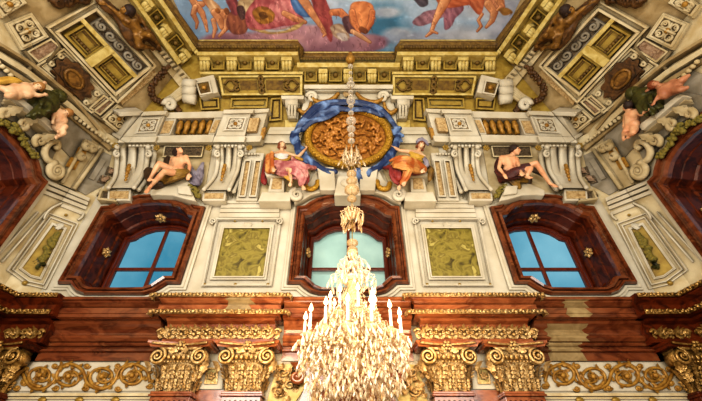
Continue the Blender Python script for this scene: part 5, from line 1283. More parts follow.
cdrape('lilac_drape', [[(190, 168, .3, .09), (192, 175, .35, .14), (196, 182, .35, .16), (199, 184, .3, .08)], [(203, 163, .2, .05), (200, 171, .3, .1), (198, 179, .33, .13)], [(202, 166, .2, .06), (201, 175, .25, .1), (199, 183, .25, .1)]], BW, M['lilac'], r)
# ---- seated man on the right
J = dict(head=(515, 150.6, .8), neck=(511.3, 156, .68), shL=(501.8, 158, .66), shR=(515.8, 159.5, .74), chest=(508, 162, .64), pelvis=(510.5, 171, .55),
         elL=(498.8, 168, .6), wrL=(503.5, 174, .66), elR=(519, 166, .8), wrR=(521, 172, .95),
         hipR=(514, 173, .6), knR=(536, 163, .98), anR=(550, 183.5, .65), toR=(557.5, 187.4, .72), hipL=(513, 174, .66), knL=(530.5, 168.5, 1.05), anL=(526.5, 176.8, .9), toL=(532, 178.3, 1.0))
r, P = person('seated_man', 'painted nude man in maroon loincloth seated above the right window, one leg stretched out', 'person', 1, J, M['skin'], 1.3, 'hair_dark', (.75, -.6, -.25), BW)
cdrape('maroon_drape', [[(498, 166, .35, .1), (500, 173, .45, .16), (507, 176, .6, .17), (516, 172, .8, .15), (524, 169, .95, .11)], [(497, 172, .3, .1), (503, 178, .42, .14), (511, 177, .6, .14), (520, 175, .7, .12)], [(499, 160, .3, .08), (497, 168, .3, .1), (501, 181, .3, .1)], [(520, 168, .8, .11), (528, 166, .9, .1)]], BW, M['maroon'], r)
cdrape('golden_drape', [[(505, 176, .35, .1), (511, 180, .45, .15), (517, 186, .4, .13), (519, 190, .35, .07)], [(511, 177, .45, .12), (519, 179, .5, .15), (526, 181, .45, .1)]], BW, M['ochrecloth'], r)
cdrape('umber_drape', [[(518, 175, .4, .12), (526, 178, .4, .15), (528, 184, .35, .1)], [(533, 170, .4, .1), (540, 173, .35, .1), (547, 178, .3, .06)]], BW, M['umber'], r)
# ---- seated woman on the left
J = dict(head=(282, 145.6, .62), neck=(281.8, 151.2, .52), shL=(275, 154.3, .5), shR=(287.8, 154.3, .54), chest=(281.3, 157, .52), pelvis=(281, 166.5, .5),
         elR=(298.3, 157, .62), wrR=(306.3, 148.2, .5), elL=(271.5, 161, .56), wrL=(273, 168.5, .72),
         hipR=(283.5, 168, .55), knR=(300, 165.5, .95), anR=(302.2, 185, .7), toR=(304.5, 190.3, .8), hipL=(279, 168, .55), knL=(290.5, 170.5, 1.0), anL=(291, 182, .75), toL=(289.5, 186.5, .85))
r, P = person('seated_woman', 'painted woman in rose dress and white bodice, one arm raised to the medallion', 'person', -1, J, M['skin_pale'], 1.2, 'hair_auburn', (.25, -.85, .3), BW, male=False, hairlen=1.2)
cdrape('rose_dress', [[(276, 163, .62, .13), (284, 166, .75, .17), (294, 166, .95, .17), (304, 167, .95, .13), (315, 168, .6, .08)], [(277, 169, .6, .12), (286, 171, .8, .17), (296, 172, .95, .15), (302, 178, .85, .14), (301, 184, .75, .1)],
                      [(290, 157, .56, .07), (295, 162, .7, .1), (302, 165, .9, .1)], [(275, 170, .5, .1), (281, 173, .65, .14), (289, 175, .8, .14), (297, 177, .8, .12)], [(301, 168, .95, .13), (304, 174, .85, .13), (304, 180, .75, .1)]], BW, M['pink'], r)
cdrape('crimson_fold', [[(300, 172, .9, .1), (305, 176, .8, .12), (305.5, 182, .7, .1), (302, 185, .65, .06)], [(308, 166, .8, .08), (314, 168.5, .6, .07)]], BW, M['crimson'], r)
cdrape('crimson_tail', [[(268, 156, .3, .08), (266.5, 166, .35, .1), (264, 180, .3, .1), (265, 184, .3, .06)]], BW, M['crimson'], r)
cdrape('white_bodice', [[(275.5, 155.5, .6, .07), (281, 156.5, .7, .11), (287, 155.5, .66, .07)], [(277, 159, .62, .09), (282, 160, .7, .1), (287, 159, .66, .08)], [(272.5, 152, .45, .06), (270.5, 157, .5, .08)]], BW, M['whitecloth'], r)
cdrape('yellow_belt', [[(275, 158.5, .66, .05), (281, 161, .76, .05), (288, 159.5, .72, .05), (290, 156.5, .62, .05)], [(296, 158, .66, .06), (302, 160, .7, .06)], [(286, 176, .8, .09), (290, 179, .8, .09), (292, 182, .7, .06)]], BW, M['yellowcloth'], r)
bm = B(); cap(bm, BW.P(272, 153, .62), BW.P(273, 171, .66), .07, .09); cap(bm, BW.P(269, 157, .5), BW.P(269.5, 170, .5), .12, .14)
tag(skin(obj('wooden_staff', bm, M['orange']), .025, 2), 'orange-brown staff bundle held at the side of the woman in rose', 'staff')
# ---- seated woman on the right
J = dict(head=(421, 145.8, .62), neck=(418.3, 151.4, .52), shL=(410, 152, .5), shR=(423.5, 157, .56), chest=(416.3, 157.5, .52), pelvis=(414.8, 166.5, .5),
         elL=(399.5, 150.5, .56), wrL=(390.5, 145.5, .46), elR=(426.5, 165, .6), wrR=(423, 170, .8),
         hipL=(412, 168, .55), knL=(396.5, 164.5, .95), anL=(401.5, 183.5, .72), toL=(397.8, 190, .82), hipR=(416, 168.5, .56), knR=(408.5, 166, 1.02), anR=(406.5, 180, .8), toR=(402.5, 186, .9))
r, P = person('seated_woman', 'painted woman in orange-brown dress and blue head-dress, reaching to the medallion', 'person', 1, J, M['skin_pale'], 1.2, 'hair_auburn', (.2, -.9, -.1), BW, male=False, hairlen=1.2)
cdrape('orange_dress', [[(392, 166, .7, .08), (397, 162, .98, .13), (406, 161, 1.05, .15), (416, 164, .85, .15), (424, 169, .7, .12)], [(396, 166, .95, .14), (405, 167, 1.05, .17), (414, 170, .85, .16), (424, 171, .65, .1)], [(408, 168, 1.0, .12), (407, 174, .95, .12), (404, 180, .85, .11), (401, 184, .8, .06)],
                        [(390, 161, .6, .05), (398, 158, .75, .08), (408, 158, .75, .08)]], BW, M['orange'], r)
cdrape('crimson_fold', [[(392, 168, .8, .1), (394, 174, .8, .15), (396, 180, .75, .14), (400, 184, .7, .09)], [(384, 168, .4, .06), (389, 167.5, .6, .1), (396, 166, .85, .1)], [(399, 170, .9, .12), (399, 178, .85, .13)], [(410, 172, .85, .1), (416, 173, .7, .1), (422, 172, .6, .07)]], BW, M['crimson'], r)
cdrape('yellow_bodice', [[(410.5, 153, .58, .07), (416, 156.5, .68, .11), (423, 157.5, .66, .07)], [(411, 158, .62, .09), (416, 161, .7, .1), (421, 161, .66, .08)]], BW, M['yellowcloth'], r)
cdrape('lilac_sleeve', [[(423.5, 158, .62, .08), (426, 162, .66, .085), (426.5, 166, .68, .08)]], BW, M['lilac'], r)
cdrape('golden_bow', [[(427, 166, .5, .07), (431, 170, .5, .09), (430, 177, .45, .08), (429, 181, .4, .04)], [(428, 170, .5, .07), (432, 176, .42, .07)]], BW, M['ochrecloth'], r)
cdrape('blue_headdress', [[(417.5, 142.5, .62, .07), (420.5, 139.8, .66, .08), (425, 141.5, .66, .07), (428, 145, .6, .05)], [(419, 141, .55, .05), (422.5, 138.2, .55, .05)]], BW, M['lilac'], r, .02, 2)
# ---- cherubs and busts over the side walls
sl_ = SW[-1]; sr_ = SW[1]
J = dict(head=(38, 87, .75), neck=(33.5, 89.3, .66), shL=(30, 86.5, .62), shR=(31, 93, .72), chest=(26.5, 90.5, .65), pelvis=(16, 91.5, .58), elR=(37, 95.5, .8), wrR=(43, 95, .82), elL=(36, 84, .6), wrL=(42, 83.5, .62),
         hipL=(14, 90, .58), knL=(6, 90, .66), anL=(-2, 86.5, .55), toL=(-5, 84.5, .5), hipR=(14, 93.5, .62), knR=(8, 96, .75), anR=(13, 94.5, .85), toR=(10, 93, .85))
r, P = person('cherub', 'painted fair cherub lying outermost on the ledge of the left side wall', 'cherub', -1, J, M['skin_pale'], .92, 'hair_fair', (.6, -.4, -.3), sl_, child=True, group='cherubs on the ledges')
cdrape('yellow_cloth', [[(-4, 84, .4, .1), (6, 82, .45, .12), (16, 83, .5, .12), (24, 86, .5, .08)]], sl_, M['yellowcloth'], r)
J = dict(head=(66.3, 112.8, .7), neck=(62.5, 114, .62), shL=(58.5, 111.5, .6), shR=(62, 117.5, .64), chest=(58.8, 115.5, .6), pelvis=(57, 123, .56), elL=(54, 114, .62), wrL=(53, 120, .7), elR=(66, 120, .7), wrR=(64, 124.5, .8),
         hipL=(57, 125, .58), knL=(65.3, 126.5, .85), anL=(60, 131, .8), toL=(57, 132, .85), hipR=(56.5, 126.5, .6), knR=(63.5, 132.5, .85), anR=(57.5, 136.5, .75), toR=(55, 138, .8))
r, P = person('cherub', 'painted fair cherub squatting beside the green bust on the left side wall', 'cherub', -1, J, M['skin_pale'], .92, 'hair_fair', (.5, -.5, -.5), sl_, child=True, group='cherubs on the ledges')
J = dict(head=(655, 85, .75), neck=(659.5, 87.5, .66), shL=(661.5, 92, .7), shR=(663.5, 86.5, .62), chest=(665.5, 91, .64), pelvis=(673, 87.3, .6), elL=(658.5, 97, .75), wrL=(655, 101, .8), elR=(657, 84.5, .6), wrR=(651, 88, .66),
         hipL=(674.5, 89.5, .62), knL=(680.5, 89.5, .75), anL=(685.5, 88.5, .7), toL=(688.5, 87, .7), hipR=(675, 86.3, .6), knR=(682, 80.5, .68), anR=(686.5, 76.5, .6), toR=(690, 75, .6))
r, P = person('cherub', 'painted ruddy cherub lying outermost on the ledge of the right side wall', 'cherub', 1, J, M['skin_red'], .92, 'hair_auburn', (-.5, -.6, -.1), sr_, child=True, group='cherubs on the ledges')
J = dict(head=(628, 107, .72), neck=(630, 110.8, .64), shL=(628, 114, .58), shR=(636.5, 111.5, .66), chest=(632, 115, .62), pelvis=(632, 124.5, .58), elR=(641.5, 114.5, .74), wrR=(645.5, 111.5, .8), elL=(625, 119, .6), wrL=(624, 124, .66),
         hipL=(630, 127, .58), knL=(625.5, 131, .76), anL=(623.5, 136.5, .7), toL=(624, 141, .76), hipR=(634, 127, .6), knR=(633.5, 132.5, .76), anR=(629, 136, .7), toR=(627, 139, .76))
r, P = person('cherub', 'painted cherub with its back turned, lowest on the ledge of the right side wall', 'cherub', 1, J, M['skin'], .92, 'hair_dark', (-.4, .5, .3), sr_, child=True, group='cherubs on the ledges')
cdrape('maroon_cloth', [[(637, 124, .45, .06), (638, 130, .5, .08), (633, 134, .5, .07)]], sr_, M['maroon'], r)
for s, nm, pl, hd, ch, pe, ex in ((-1, 'left', sl_, (56.3, 95.8), (46, 101), (38, 108), ((40, 98), (52, 111), (46, 114))), (1, 'right', sr_, (635.6, 93.2), (646, 98), (652, 106), ((651, 94), (641, 103), (638, 107)))):
    r = thing('bronze_bust', 'dark olive bronze bust with round head between the cherubs on the %s' % nm, 'bust', pl.P(*pe, .4))
    bm = B(); H = pl.P(*hd, .6); Cc = pl.P(*ch, .5); Pp = pl.P(*pe, .45)
    cap(bm, Cc, Pp, .3, .26); cap(bm, pl.P(*ex[0], .5), pl.P(*ex[1], .5), .2, .2); cap(bm, pl.P(*ex[1], .5), pl.P(*ex[2], .5), .18, .14); cap(bm, Cc, H, .16, .13)
    rnd = random.Random(3)
    for i in range(16): a = pl.P(ch[0]+rnd.uniform(-8, 6), ch[1]+rnd.uniform(-4, 10), .72); cap(bm, a, a+Vector((rnd.uniform(-.2, .2), 0, -.3)), .07, .05, 6)
    head3(bm, H, Vector((-s*.4, -.8, .1)), Vector((0, 0, 1)), 1.5)
    skin(obj('body', bm, M['olivebronze'], r), .03, 3)
    bm = B(); ball(bm, H+Vector((0, .05, .06)), .19, 3); skin(obj('hair', bm, M['olivebronze'], r), .03, 2)
# ---- bronze figures reclining beside the openings of the cove
for s, nm in SIDES:
    pl = SC[s]
    def mp(j): return (2*CX-j[0], j[1], j[2]) if s > 0 else j
    J = dict(head=(127, 11, .6), neck=(128.5, 15.5, .5), shL=(122.5, 18.5, .5), shR=(135, 15, .5), chest=(130.5, 21.5, .46), pelvis=(138, 33, .45), elL=(116, 12, .5), wrL=(107, 5, .45), elR=(142, 20, .55), wrR=(146, 28, .6),
             hipL=(137, 36, .48), knL=(139, 46, .8), anL=(150, 47, .55), toL=(155, 50, .6), hipR=(141, 35, .5), knR=(149, 35, .85), anR=(157, 43, .55), toR=(160, 48, .6))
    J = {a: mp(b) for a, b in J.items()}
    r, P = person('bronze_figure', 'brown bronze figure reclining beside the opening of the %s cove' % nm, 'statue', s, J, M['bronze'], 1.45, 'hair_dark', (s*.2, -.6, -.5), pl, vox=.03)
    ds = [[(96, -4, .3, .12), (106, 6, .35, .16), (116, 14, .35, .16), (124, 24, .35, .2), (130, 36, .35, .22), (140, 46, .4, .2)], [(122, 26, .4, .14), (127, 32, .4, .18), (133, 42, .4, .16)], [(140, 26, .4, .14), (147, 34, .45, .18), (155, 44, .4, .14), (160, 50, .35, .08)]]
    cdrape('bronze_drape', [[mp(p[:3])+(p[3],) for p in st] for st in ds], pl, M['brown'], r, .045)
# ================================================================== chandelier
CXX, CYY = .10, 6.2
def zc(py, y=CYY): return EYE.z+y*math.tan(TH+math.atan((CY-py)/F))
ch = thing('crystal_chandelier', 'large crystal chandelier with lit candles hanging in front of the central window', 'chandelier', (CXX, CYY, zc(300)))
O = Vector((CXX, CYY, 0))
bm = B(); tube(bm, [O+Vector((0, 0, zc(60))), O+Vector((0, 0, zc(392)))], .010, 8); obj('rod', bm, M['bossgold'], ch)
bm = B(); ball(bm, O+Vector((0, 0, zc(59.5))), .16, 3); lathe(bm, [(.05, .1), (.09, .3), (.06, .45)], O+Vector((0, 0, zc(59.5)))); obj('ceiling_ball', bm, M['goldpaint'], ch, smooth=True)
# glass balls strung on the chain
bp = None
for i, y in enumerate((66.5, 73, 79, 84.5, 92, 96.5, 101, 106, 113, 121, 129, 135, 141, 174, 181, 190, 199, 243, 250)):
    rr = (.07, .05, .06, .11, .06, .065, .11, .065, .065, .12, .1, .065, .075, .1, .11, .15, .09, .1, .09)[i]
    bm = B(); ball(bm, O+Vector((0, 0, zc(y))), rr, 3, (1, 1, .85)); m = M['ballamber'] if y > 160 else M['ballglass']
    for t in (-1, 1): tube(bm, [O+Vector((rr*1.08*math.cos(a), rr*1.08*math.sin(a), zc(y)+t*rr*.2)) for a in [2*PI*j/16 for j in range(17)]], .012, 5)
    obj('glass_ball', bm, m, ch, smooth=True)
rnd = random.Random(17)
def drop(bm, p, r, h):
    """cut pendant: pointed above, faceted belly below"""
    n0 = len(bm.verts); lathe(bm, [(.004, 0), (r*.55, -h*.28), (r, -h*.62), (r*.62, -h*.86), (.004, -h)], p, 6)
    bm.verts.ensure_lookup_table()
    bmesh.ops.rotate(bm, cent=p, matrix=Matrix.Rotation(rnd.uniform(-.45, .45), 3, 'Y') @ Matrix.Rotation(rnd.uniform(-.3, .3), 3, 'X'), verts=bm.verts[n0:])
    if rnd.random() < .5: ball(bm, p+Vector((rnd.uniform(-.03, .03), 0, .012)), r*rnd.uniform(.5, .9), 1)
DROPS = []          # (position, radius, height, tint)
def crown(y, rad, n, h, tier, clear):
    z = zc(y); bm = B()
    lathe(bm, [(.05, -.02), (rad*.5, 0), (rad*.55, .03), (.05, .06)], O+Vector((0, 0, z)), 14)
    for k in range(n):
        a = 2*PI*k/n; d = Vector((math.cos(a), math.sin(a), 0))
        tube(bm, [O+Vector((0, 0, z))+d*.04, O+Vector((0, 0, z+.14))+d*rad*.5, O+Vector((0, 0, z+.04))+d*rad*.95], .013, 5)
        DROPS.append((O+Vector((0, 0, z+.03))+d*rad*.97, .026, h*.7, clear)); DROPS.append((O+Vector((0, 0, z+.0))+d*rad*.6, .024, h*.6, clear)); 
        DROPS.append((O+Vector((0, 0, z+.2))+d*rad*.5, .022, h*.4, clear))
    return bm
obj('upper_crown', crown(161, .28, 10, .3, 0, 2), M['crystal_clear'], ch, smooth=True)
bm = B()
for k in range(8):
    a = 2*PI*k/8; d = Vector((math.cos(a), math.sin(a), 0)); tube(bm, [O+Vector((0, 0, zc(166))), O+Vector((0, 0, zc(158)))+d*.2, O+Vector((0, 0, zc(149)))+d*.17], [.02, .04, .015], 6)
obj('tulip_leaf', bm, M['crystal_clear'], ch, smooth=True)
obj('middle_crown', crown(216, .27, 14, .46, 0, 1), M['crystal2'], ch, smooth=True)
bm = B(); lathe(bm, [(.03, .22), (.09, .18), (.12, .1), (.07, 0), (.05, -.1), (.08, -.16), (.03, -.25)], O+Vector((0, 0, zc(258))), 18); obj('vase', bm, M['crystal2'], ch, smooth=True)
obj('collar_crown', crown(266, .3, 12, .3, 0, 0), M['crystal'], ch, smooth=True)
obj('lower_collar_crown', crown(281, .46, 16, .3, 0, 0), M['crystal'], ch, smooth=True)
bm = B(); lathe(bm, [(.05, 1.1), (.12, .95), (.1, .7), (.2, .5), (.14, .3), (.26, .1), (.2, -.1), (.08, -.3), (.16, -.5), (.05, -.75)], O+Vector((0, 0, zc(332))), 20); obj('baluster_stem', bm, M['crystal2'], ch, smooth=True)
# arms and candles
def candle_ring(n, rad, zf, a0, zr):
    for k in range(n):
        a = a0+2*PI*k/n; d = Vector((math.cos(a), math.sin(a), 0)); tip = O+d*rad
        bm = B(); pts = smoothpts([O+Vector((0, 0, zr))+d*.08, O+Vector((0, 0, zr-.16))+d*rad*.4, O+Vector((0, 0, zr-.14))+d*rad*.8, tip+Vector((0, 0, zf-.46))], 5)
        tube(bm, [Vector(p) for p in pts], .022, 6); lathe(bm, [(.02, -.1), (.05, -.06), (.11, .0), (.115, .02), (.04, .02), (.04, .08)], tip+Vector((0, 0, zf-.44)), 12)
        am = obj('arm', bm, M['crystal2'], ch, smooth=True)
        bm = B(); lathe(bm, [(.024, 0), (.024, .3), (.008, .31)], tip+Vector((0, 0, zf-.38)), 10); cd = obj('candle', bm, M['candle'], ch, smooth=True)
        bm = B(); lathe(bm, [(.006, 0), (.036, .04), (.034, .075), (.004, .16)], tip+Vector((0, 0, zf-.06)), 8); obj('flame', bm, M['flame'], cd, smooth=True)
        for q in range(7):
            b = 2*PI*q/7; e = Vector((math.cos(b), math.sin(b), 0)); DROPS.append((tip+e*.11+Vector((0, 0, zf-.43)), .022, rnd.uniform(.12, .2), 0))
candle_ring(14, .84, 4.06, .11, 3.80)
candle_ring(8, .42, 4.46, .2, 4.22)
# pendant strands of the body
def body_r(z):   # outline of the hanging mass
    t = [(4.45, .2), (4.2, .32), (3.95, .52), (3.72, .82), (3.5, .90), (3.2, .87), (3.0, .76), (2.86, .6), (2.72, .48)]
    for (z0, r0), (z1, r1) in zip(t, t[1:]):
        if z1 <= z <= z0: return r0+(r1-r0)*(z0-z)/(z0-z1)
    return .4
ROWZ = 4.42
while ROWZ > 2.78:
    R_ = body_r(ROWZ)
    for fr in ((1., .8, .55) if ROWZ < 3.9 else (1., .7)):
        n = int(2*PI*R_*fr/.068)
        for k in range(n):
            a = 2*PI*(k+rnd.random()*.7)/n; rr = R_*fr*rnd.uniform(.93, 1.03)
            if rnd.random() < .25+.25*(math.sin(ROWZ*16)*math.sin(3*a) > .5): continue
            DROPS.append((O+Vector((rr*math.cos(a), rr*math.sin(a), ROWZ+rnd.uniform(-.06, .06))), rnd.uniform(.016, .027), rnd.uniform(.07, .15), rnd.choice((0, 0, 0, 1, 1, 2, 2))))
    ROWZ -= .105
# swags of beads between the tiers
bm = B()
for k in range(14):
    a0, a1 = .11+2*PI*k/14, .11+2*PI*(k+1)/14
    for z0, z1, r0, r1 in ((3.6, 3.6, .85, .85),):
        for j in range(13):
            t = j/12; a = a0+(a1-a0)*t; rr = r0-.0; ball(bm, O+Vector((rr*math.cos(a), rr*math.sin(a), z0-.22*math.sin(PI*t))), .024, 1)
    a = a0
    for j in range(22):
        t = j/21; rr = .40+.44*t; ball(bm, O+Vector((rr*math.cos(a), rr*math.sin(a), 4.3-.68*t-.2*math.sin(PI*t))), .024, 1)
sw = obj('bead_swag_trim', bm, M['crystal2'], ch, smooth=True)
DROPS.sort(key=lambda d: -(d[1]*d[2])*(1.6 if d[0].y < CYY else 1)*(1+.4*((Vector((d[0].x, d[0].y, 0))-O).length)))
mats = (M['crystal'], M['crystal2'], M['crystal_clear'])
for p, r_, h, t in DROPS[:100]:
    bm = B(); drop(bm, p, r_*1.15, h); obj('crystal_pendant', bm, mats[t], ch)
bm = B()
for p, r_, h, tt in DROPS[100:]:
    k0 = len(bm.faces); drop(bm, p, r_, h); bm.faces.ensure_lookup_table()
    for f in bm.faces[k0:]: f.material_index = tt
o = obj('crystal_pendants', bm, mats[0], ch); o.data.materials.append(mats[1]); o.data.materials.append(mats[2]); o['kind'] = 'stuff'
# ================================================================== ceiling painting: a generic sky with clouds and draped figures, painted flat on the ceiling
import numpy as np
X0, X1, YA, YB, SS = 96, 602, -80, 64, 2
Wp, Hp = (X1-X0)*SS, (YB-YA)*SS
yy, xx = np.mgrid[0:Hp, 0:Wp].astype(float); xx = xx/SS+X0; yy = yy/SS+YA
rs = np.random.RandomState(5)
def fbm(sc, seed, sy=1.0):
    r = np.random.RandomState(seed); out = np.zeros_like(xx); amp = 1; tot = 0
    for o in range(5):
        gx = (xx-X0)/sc+3; gy = (yy-YA)*sy/sc+3; n = 128
        g = r.rand(n, n); ix = np.floor(gx).astype(int) % (n-1); iy = np.floor(gy).astype(int) % (n-1); fx = gx-np.floor(gx); fy = gy-np.floor(gy)
        fx = fx*fx*(3-2*fx); fy = fy*fy*(3-2*fy)
        out += amp*((g[iy, ix]*(1-fx)+g[iy, ix+1]*fx)*(1-fy)+(g[iy+1, ix]*(1-fx)+g[iy+1, ix+1]*fx)*fy); tot += amp; amp *= .55; sc /= 2
    return out/tot
def rgb(h): return np.array([int(h[i:i+2], 16)/255 for i in (0, 2, 4)])
def mixc(a, b, t): return a*(1-t[..., None])+b*t[..., None]
n1 = fbm(60, 1); n2 = fbm(24, 2); n3 = fbm(9, 3)
img = mixc(np.ones(xx.shape+(3,))*rgb('7f9cbd'), rgb('a8b8cc'), np.clip((n1-.35)*2.5, 0, 1))
def blob(cx, cy, rx, ry, soft=.35, amp=.35, nz=None):
    d = np.sqrt(((xx-cx)/rx)**2+((yy-cy)/ry)**2)+((n2 if nz is None else nz)-.5)*amp*2
    return np.clip((1-d)/soft, 0, 1)
img = mixc(img, rgb('2f6484'), blob(385, 22, 34, 30, .6)*.9)
img = mixc(img, rgb('3c6f96'), blob(345, 52, 60, 7, .5)*.9)
for c in ((470, 40, 62, 20), (420, 46, 26, 12), (520, 30, 40, 30), (500, 8, 60, 20), (398, 34, 20, 10), (388, 12, 20, 8), (300, 5, 60, 14), (200, -30, 60, 26), (330, -50, 90, 30), (450, -40, 60, 24), (540, -50, 60, 30), (260, -18, 60, 16)):
    m = blob(*c, .5, .4); img = mixc(img, mixc(np.ones(xx.shape+(3,))*rgb('8d93a8'), rgb('bfc1cc'), np.clip((n2-.3)*2.4, 0, 1)), m*.85)
for c in ((270, 44, 78, 14), (230, 42, 34, 12), (340, 46, 46, 11), (365, 42, 24, 10), (300, 34, 50, 12)):
    m = blob(*c, .3, .25); img = mixc(img, mixc(np.ones(xx.shape+(3,))*rgb('7d5566'), rgb('b98a92'), np.clip((n2-.3)*2.2+(38-yy)/40, 0, 1)), m*.95)
def limb(pts, w, h, dark):
    """one painted stroke with a lit upper edge; w one width per point"""
    global img
    best = np.full(xx.shape, 9e9); sh = np.zeros_like(xx)
    for (x0, y0), (x1, y1), w0, w1 in zip(pts, pts[1:], w, w[1:]):
        dx, dy = x1-x0, y1-y0; L2 = dx*dx+dy*dy+1e-6; t = np.clip(((xx-x0)*dx+(yy-y0)*dy)/L2, 0, 1)
        px, py = xx-(x0+dx*t), yy-(y0+dy*t); ww = w0+(w1-w0)*t; q = np.sqrt(px*px+py*py)/ww
        k = q < best; best = np.where(k, q, best); sh = np.where(k, (-py*.7-px*.5)/ww, sh)
    a = np.clip((1.08-best)/.2, 0, 1); t = np.clip(.55+sh*.55+(n3-.5)*.5, 0, 1)
    img = mixc(img, mixc(np.ones(xx.shape+(3,))*rgb(dark), rgb(h), t), a)
def fold(x0, y0, x1, y1, n, spread, w, h, dark, seed):
    r = np.random.RandomState(seed)
    for i in range(n):
        o = (i/(n-1)-.5)*spread if n > 1 else 0; d = np.hypot(x1-x0, y1-y0); nx, ny = -(y1-y0)/d, (x1-x0)/d
        limb([(x0+nx*o*.6, y0+ny*o*.6), ((x0+x1)/2+nx*o+r.uniform(-3, 3), (y0+y1)/2+ny*o+r.uniform(-2, 2)), (x1+nx*o*1.1, y1+ny*o*1.1)], [w*.8, w, w*.5], h, dark)
SK, SKd = 'dea476', '9a5c38'; SO, SOd = 'd0804e', '8a4424'
def poly(pts, h, dark, ang=90, fr=1.4, soft=1.2, k=.34):
    """painted cloth or flesh area: smooth outline, shading that runs in folds along ANG"""
    global img
    P_ = smoothpts(pts, 5, True); inside = np.zeros(xx.shape, bool); dist = np.full(xx.shape, 99.)
    xw = xx+(n3-.5)*2.2; yw = yy+(n2-.5)*2.2
    for (x0, y0), (x1, y1) in zip(P_, P_[1:]+P_[:1]):
        c = ((y0 > yw) != (y1 > yw)) & (xw < (x1-x0)*(yw-y0)/((y1-y0) if abs(y1-y0) > 1e-9 else 1e-9)+x0); inside ^= c
        dx, dy = x1-x0, y1-y0; t = np.clip(((xw-x0)*dx+(yw-y0)*dy)/(dx*dx+dy*dy+1e-9), 0, 1); dist = np.minimum(dist, np.hypot(xw-x0-dx*t, yw-y0-dy*t))
    a_ = np.where(inside, np.clip(dist/soft+.35, 0, 1), np.clip(.35-dist/soft, 0, 1))
    r_ = math.radians(ang); u = -xx*math.sin(r_)+yy*math.cos(r_)
    f = .5+.5*np.sin(u*fr*.7+n2*14+n1*8); e = np.clip(dist/4, 0, 1)
    t = np.clip(k*f+.32+.28*e-.18+(n3-.5)*.35, 0, 1); t = np.where(dist < .7, t*.75, t)
    img = mixc(img, mixc(np.ones(xx.shape+(3,))*rgb(dark), rgb(h), t), a_)
def flesh(pts, w, h='e2ad80', d='8e4a2a'):
    limb(pts, [q+.5 for q in w], '94583e', '7a4430'); limb(pts, w, h, d)
# winged children on the left
flesh([(191, -2), (196, 5), (202, 4)], [2.6, 3.4, 2.6]); flesh([(197, 6), (202, 13), (205, 22), (207, 31)], [3, 2.6, 1.7, .9]); flesh([(195, 7), (193, 14), (197, 22), (196, 28)], [2.8, 2.4, 1.5, .8])
flesh([(204, -4), (209, 3), (214, 10)], [3.4, 3.6, 2.4]); poly([(206, -4), (216, 2), (222, 12), (214, 16), (208, 8)], 'e6c9a0', '9a6a48', 60)
flesh([(214, 12), (219, 18), (222, 27)], [3.2, 3.6, 2.4]); flesh([(222, 12), (227, 18), (226, 28), (219, 36)], [3, 3.2, 2.2, 1]); flesh([(213, 20), (215, 28), (213, 37)], [2.2, 1.9, .9]); limb([(226, 10), (227, 12)], [2.6, 2.6], 'a8683c', '4a2414'); limb([(217, 10), (218, 11)], [2.4, 2.4], 'b8783c', '5a2c18')
poly([(228, 14), (238, 8), (248, 18), (246, 32), (234, 34), (226, 26)], 'a8684a', '5a2c28', 70); poly([(224, -6), (232, -6), (240, 8), (236, 16), (229, 10)], 'a85458', '582630', 65)
# reclining group
poly([(238, 0), (250, -4), (260, 6), (256, 16), (244, 18), (238, 10)], 'e0cda6', '8a6a4a', 40); poly([(236, 8), (243, 6), (246, 16), (241, 20)], '6a4a48', '2c1a1c', 80)
poly([(246, 12), (262, -6), (288, -6), (298, 10), (304, 24), (284, 26), (262, 30), (248, 28)], 'c87a7a', '7a2832', 55, 1.2)
poly([(268, 6), (282, -4), (294, 6), (290, 18), (276, 22)], 'd89a98', '8e3a42', 60, 1.5)
poly([(252, 12), (259, 6), (268, 7), (275, 14), (271, 22), (259, 23)], 'c08a3c', '5a3410', 20, 1.6); poly([(258, 13), (264, 11), (268, 16), (262, 19)], '8a5a24', '3a200c', 20)
poly([(290, -6), (304, -6), (310, 8), (314, 15), (304, 17), (294, 10)], '6a90c4', '22406e', 50, 1.5)
poly([(310, -6), (322, -6), (331, 14), (333, 34), (330, 42), (322, 26), (314, 10)], 'b8605a', '6a2228', 75, 1.3)
flesh([(300, -4), (306, 4), (311, 12), (318, 22), (324, 31)], [4, 4.2, 3.4, 2.3, 1.5]); flesh([(322, 30), (325, 34), (323, 36)], [1.6, 1.4, .7]); flesh([(284, 13), (294, 18), (305, 22)], [2.6, 3, 1.6])
poly([(248, 26), (258, 29), (276, 30), (296, 24), (304, 21), (298, 29), (280, 34), (262, 33)], 'e0c88c', '7a5a34', 5, 2); poly([(266, 29), (282, 29), (294, 25), (284, 31), (270, 32)], 'd8d4cc', '7a7684', 5, 2)
poly([(330, 26), (342, 24), (350, 36), (344, 41), (334, 36)], 'd4c2a8', '7a5a48', 30, 1.8); poly([(336, 33), (345, 33), (348, 40), (341, 40)], 'e4dcd0', '8a7a7c', 30)
# crouching man seen from behind
flesh([(332, 12), (340, 12), (347, 18)], [3, 3.6, 3], 'd48c60', '8a4426'); poly([(342, 18), (352, 16), (358, 30), (350, 34), (344, 28)], '7a5458', '3a2028', 60)
poly([(349, 12), (352, 3), (364, 1), (373, 5), (374, 16), (370, 26), (358, 29), (350, 23)], 'e29c66', '9a4c28', 100, .9); flesh([(352, 12), (354, 22), (359, 31)], [3.2, 3, 2], 'de9460', '8e4424'); flesh([(372, 12), (371, 22), (366, 31)], [2.8, 2.6, 1.8], 'd68a58', '8a4022')
limb([(361, 29), (365, 31)], [3, 2.8], '8a4e2e', '4a2416'); flesh([(352, 31), (361, 36), (370, 42)], [2, 2.2, 1.1], 'e0b088', '8a5a3c')
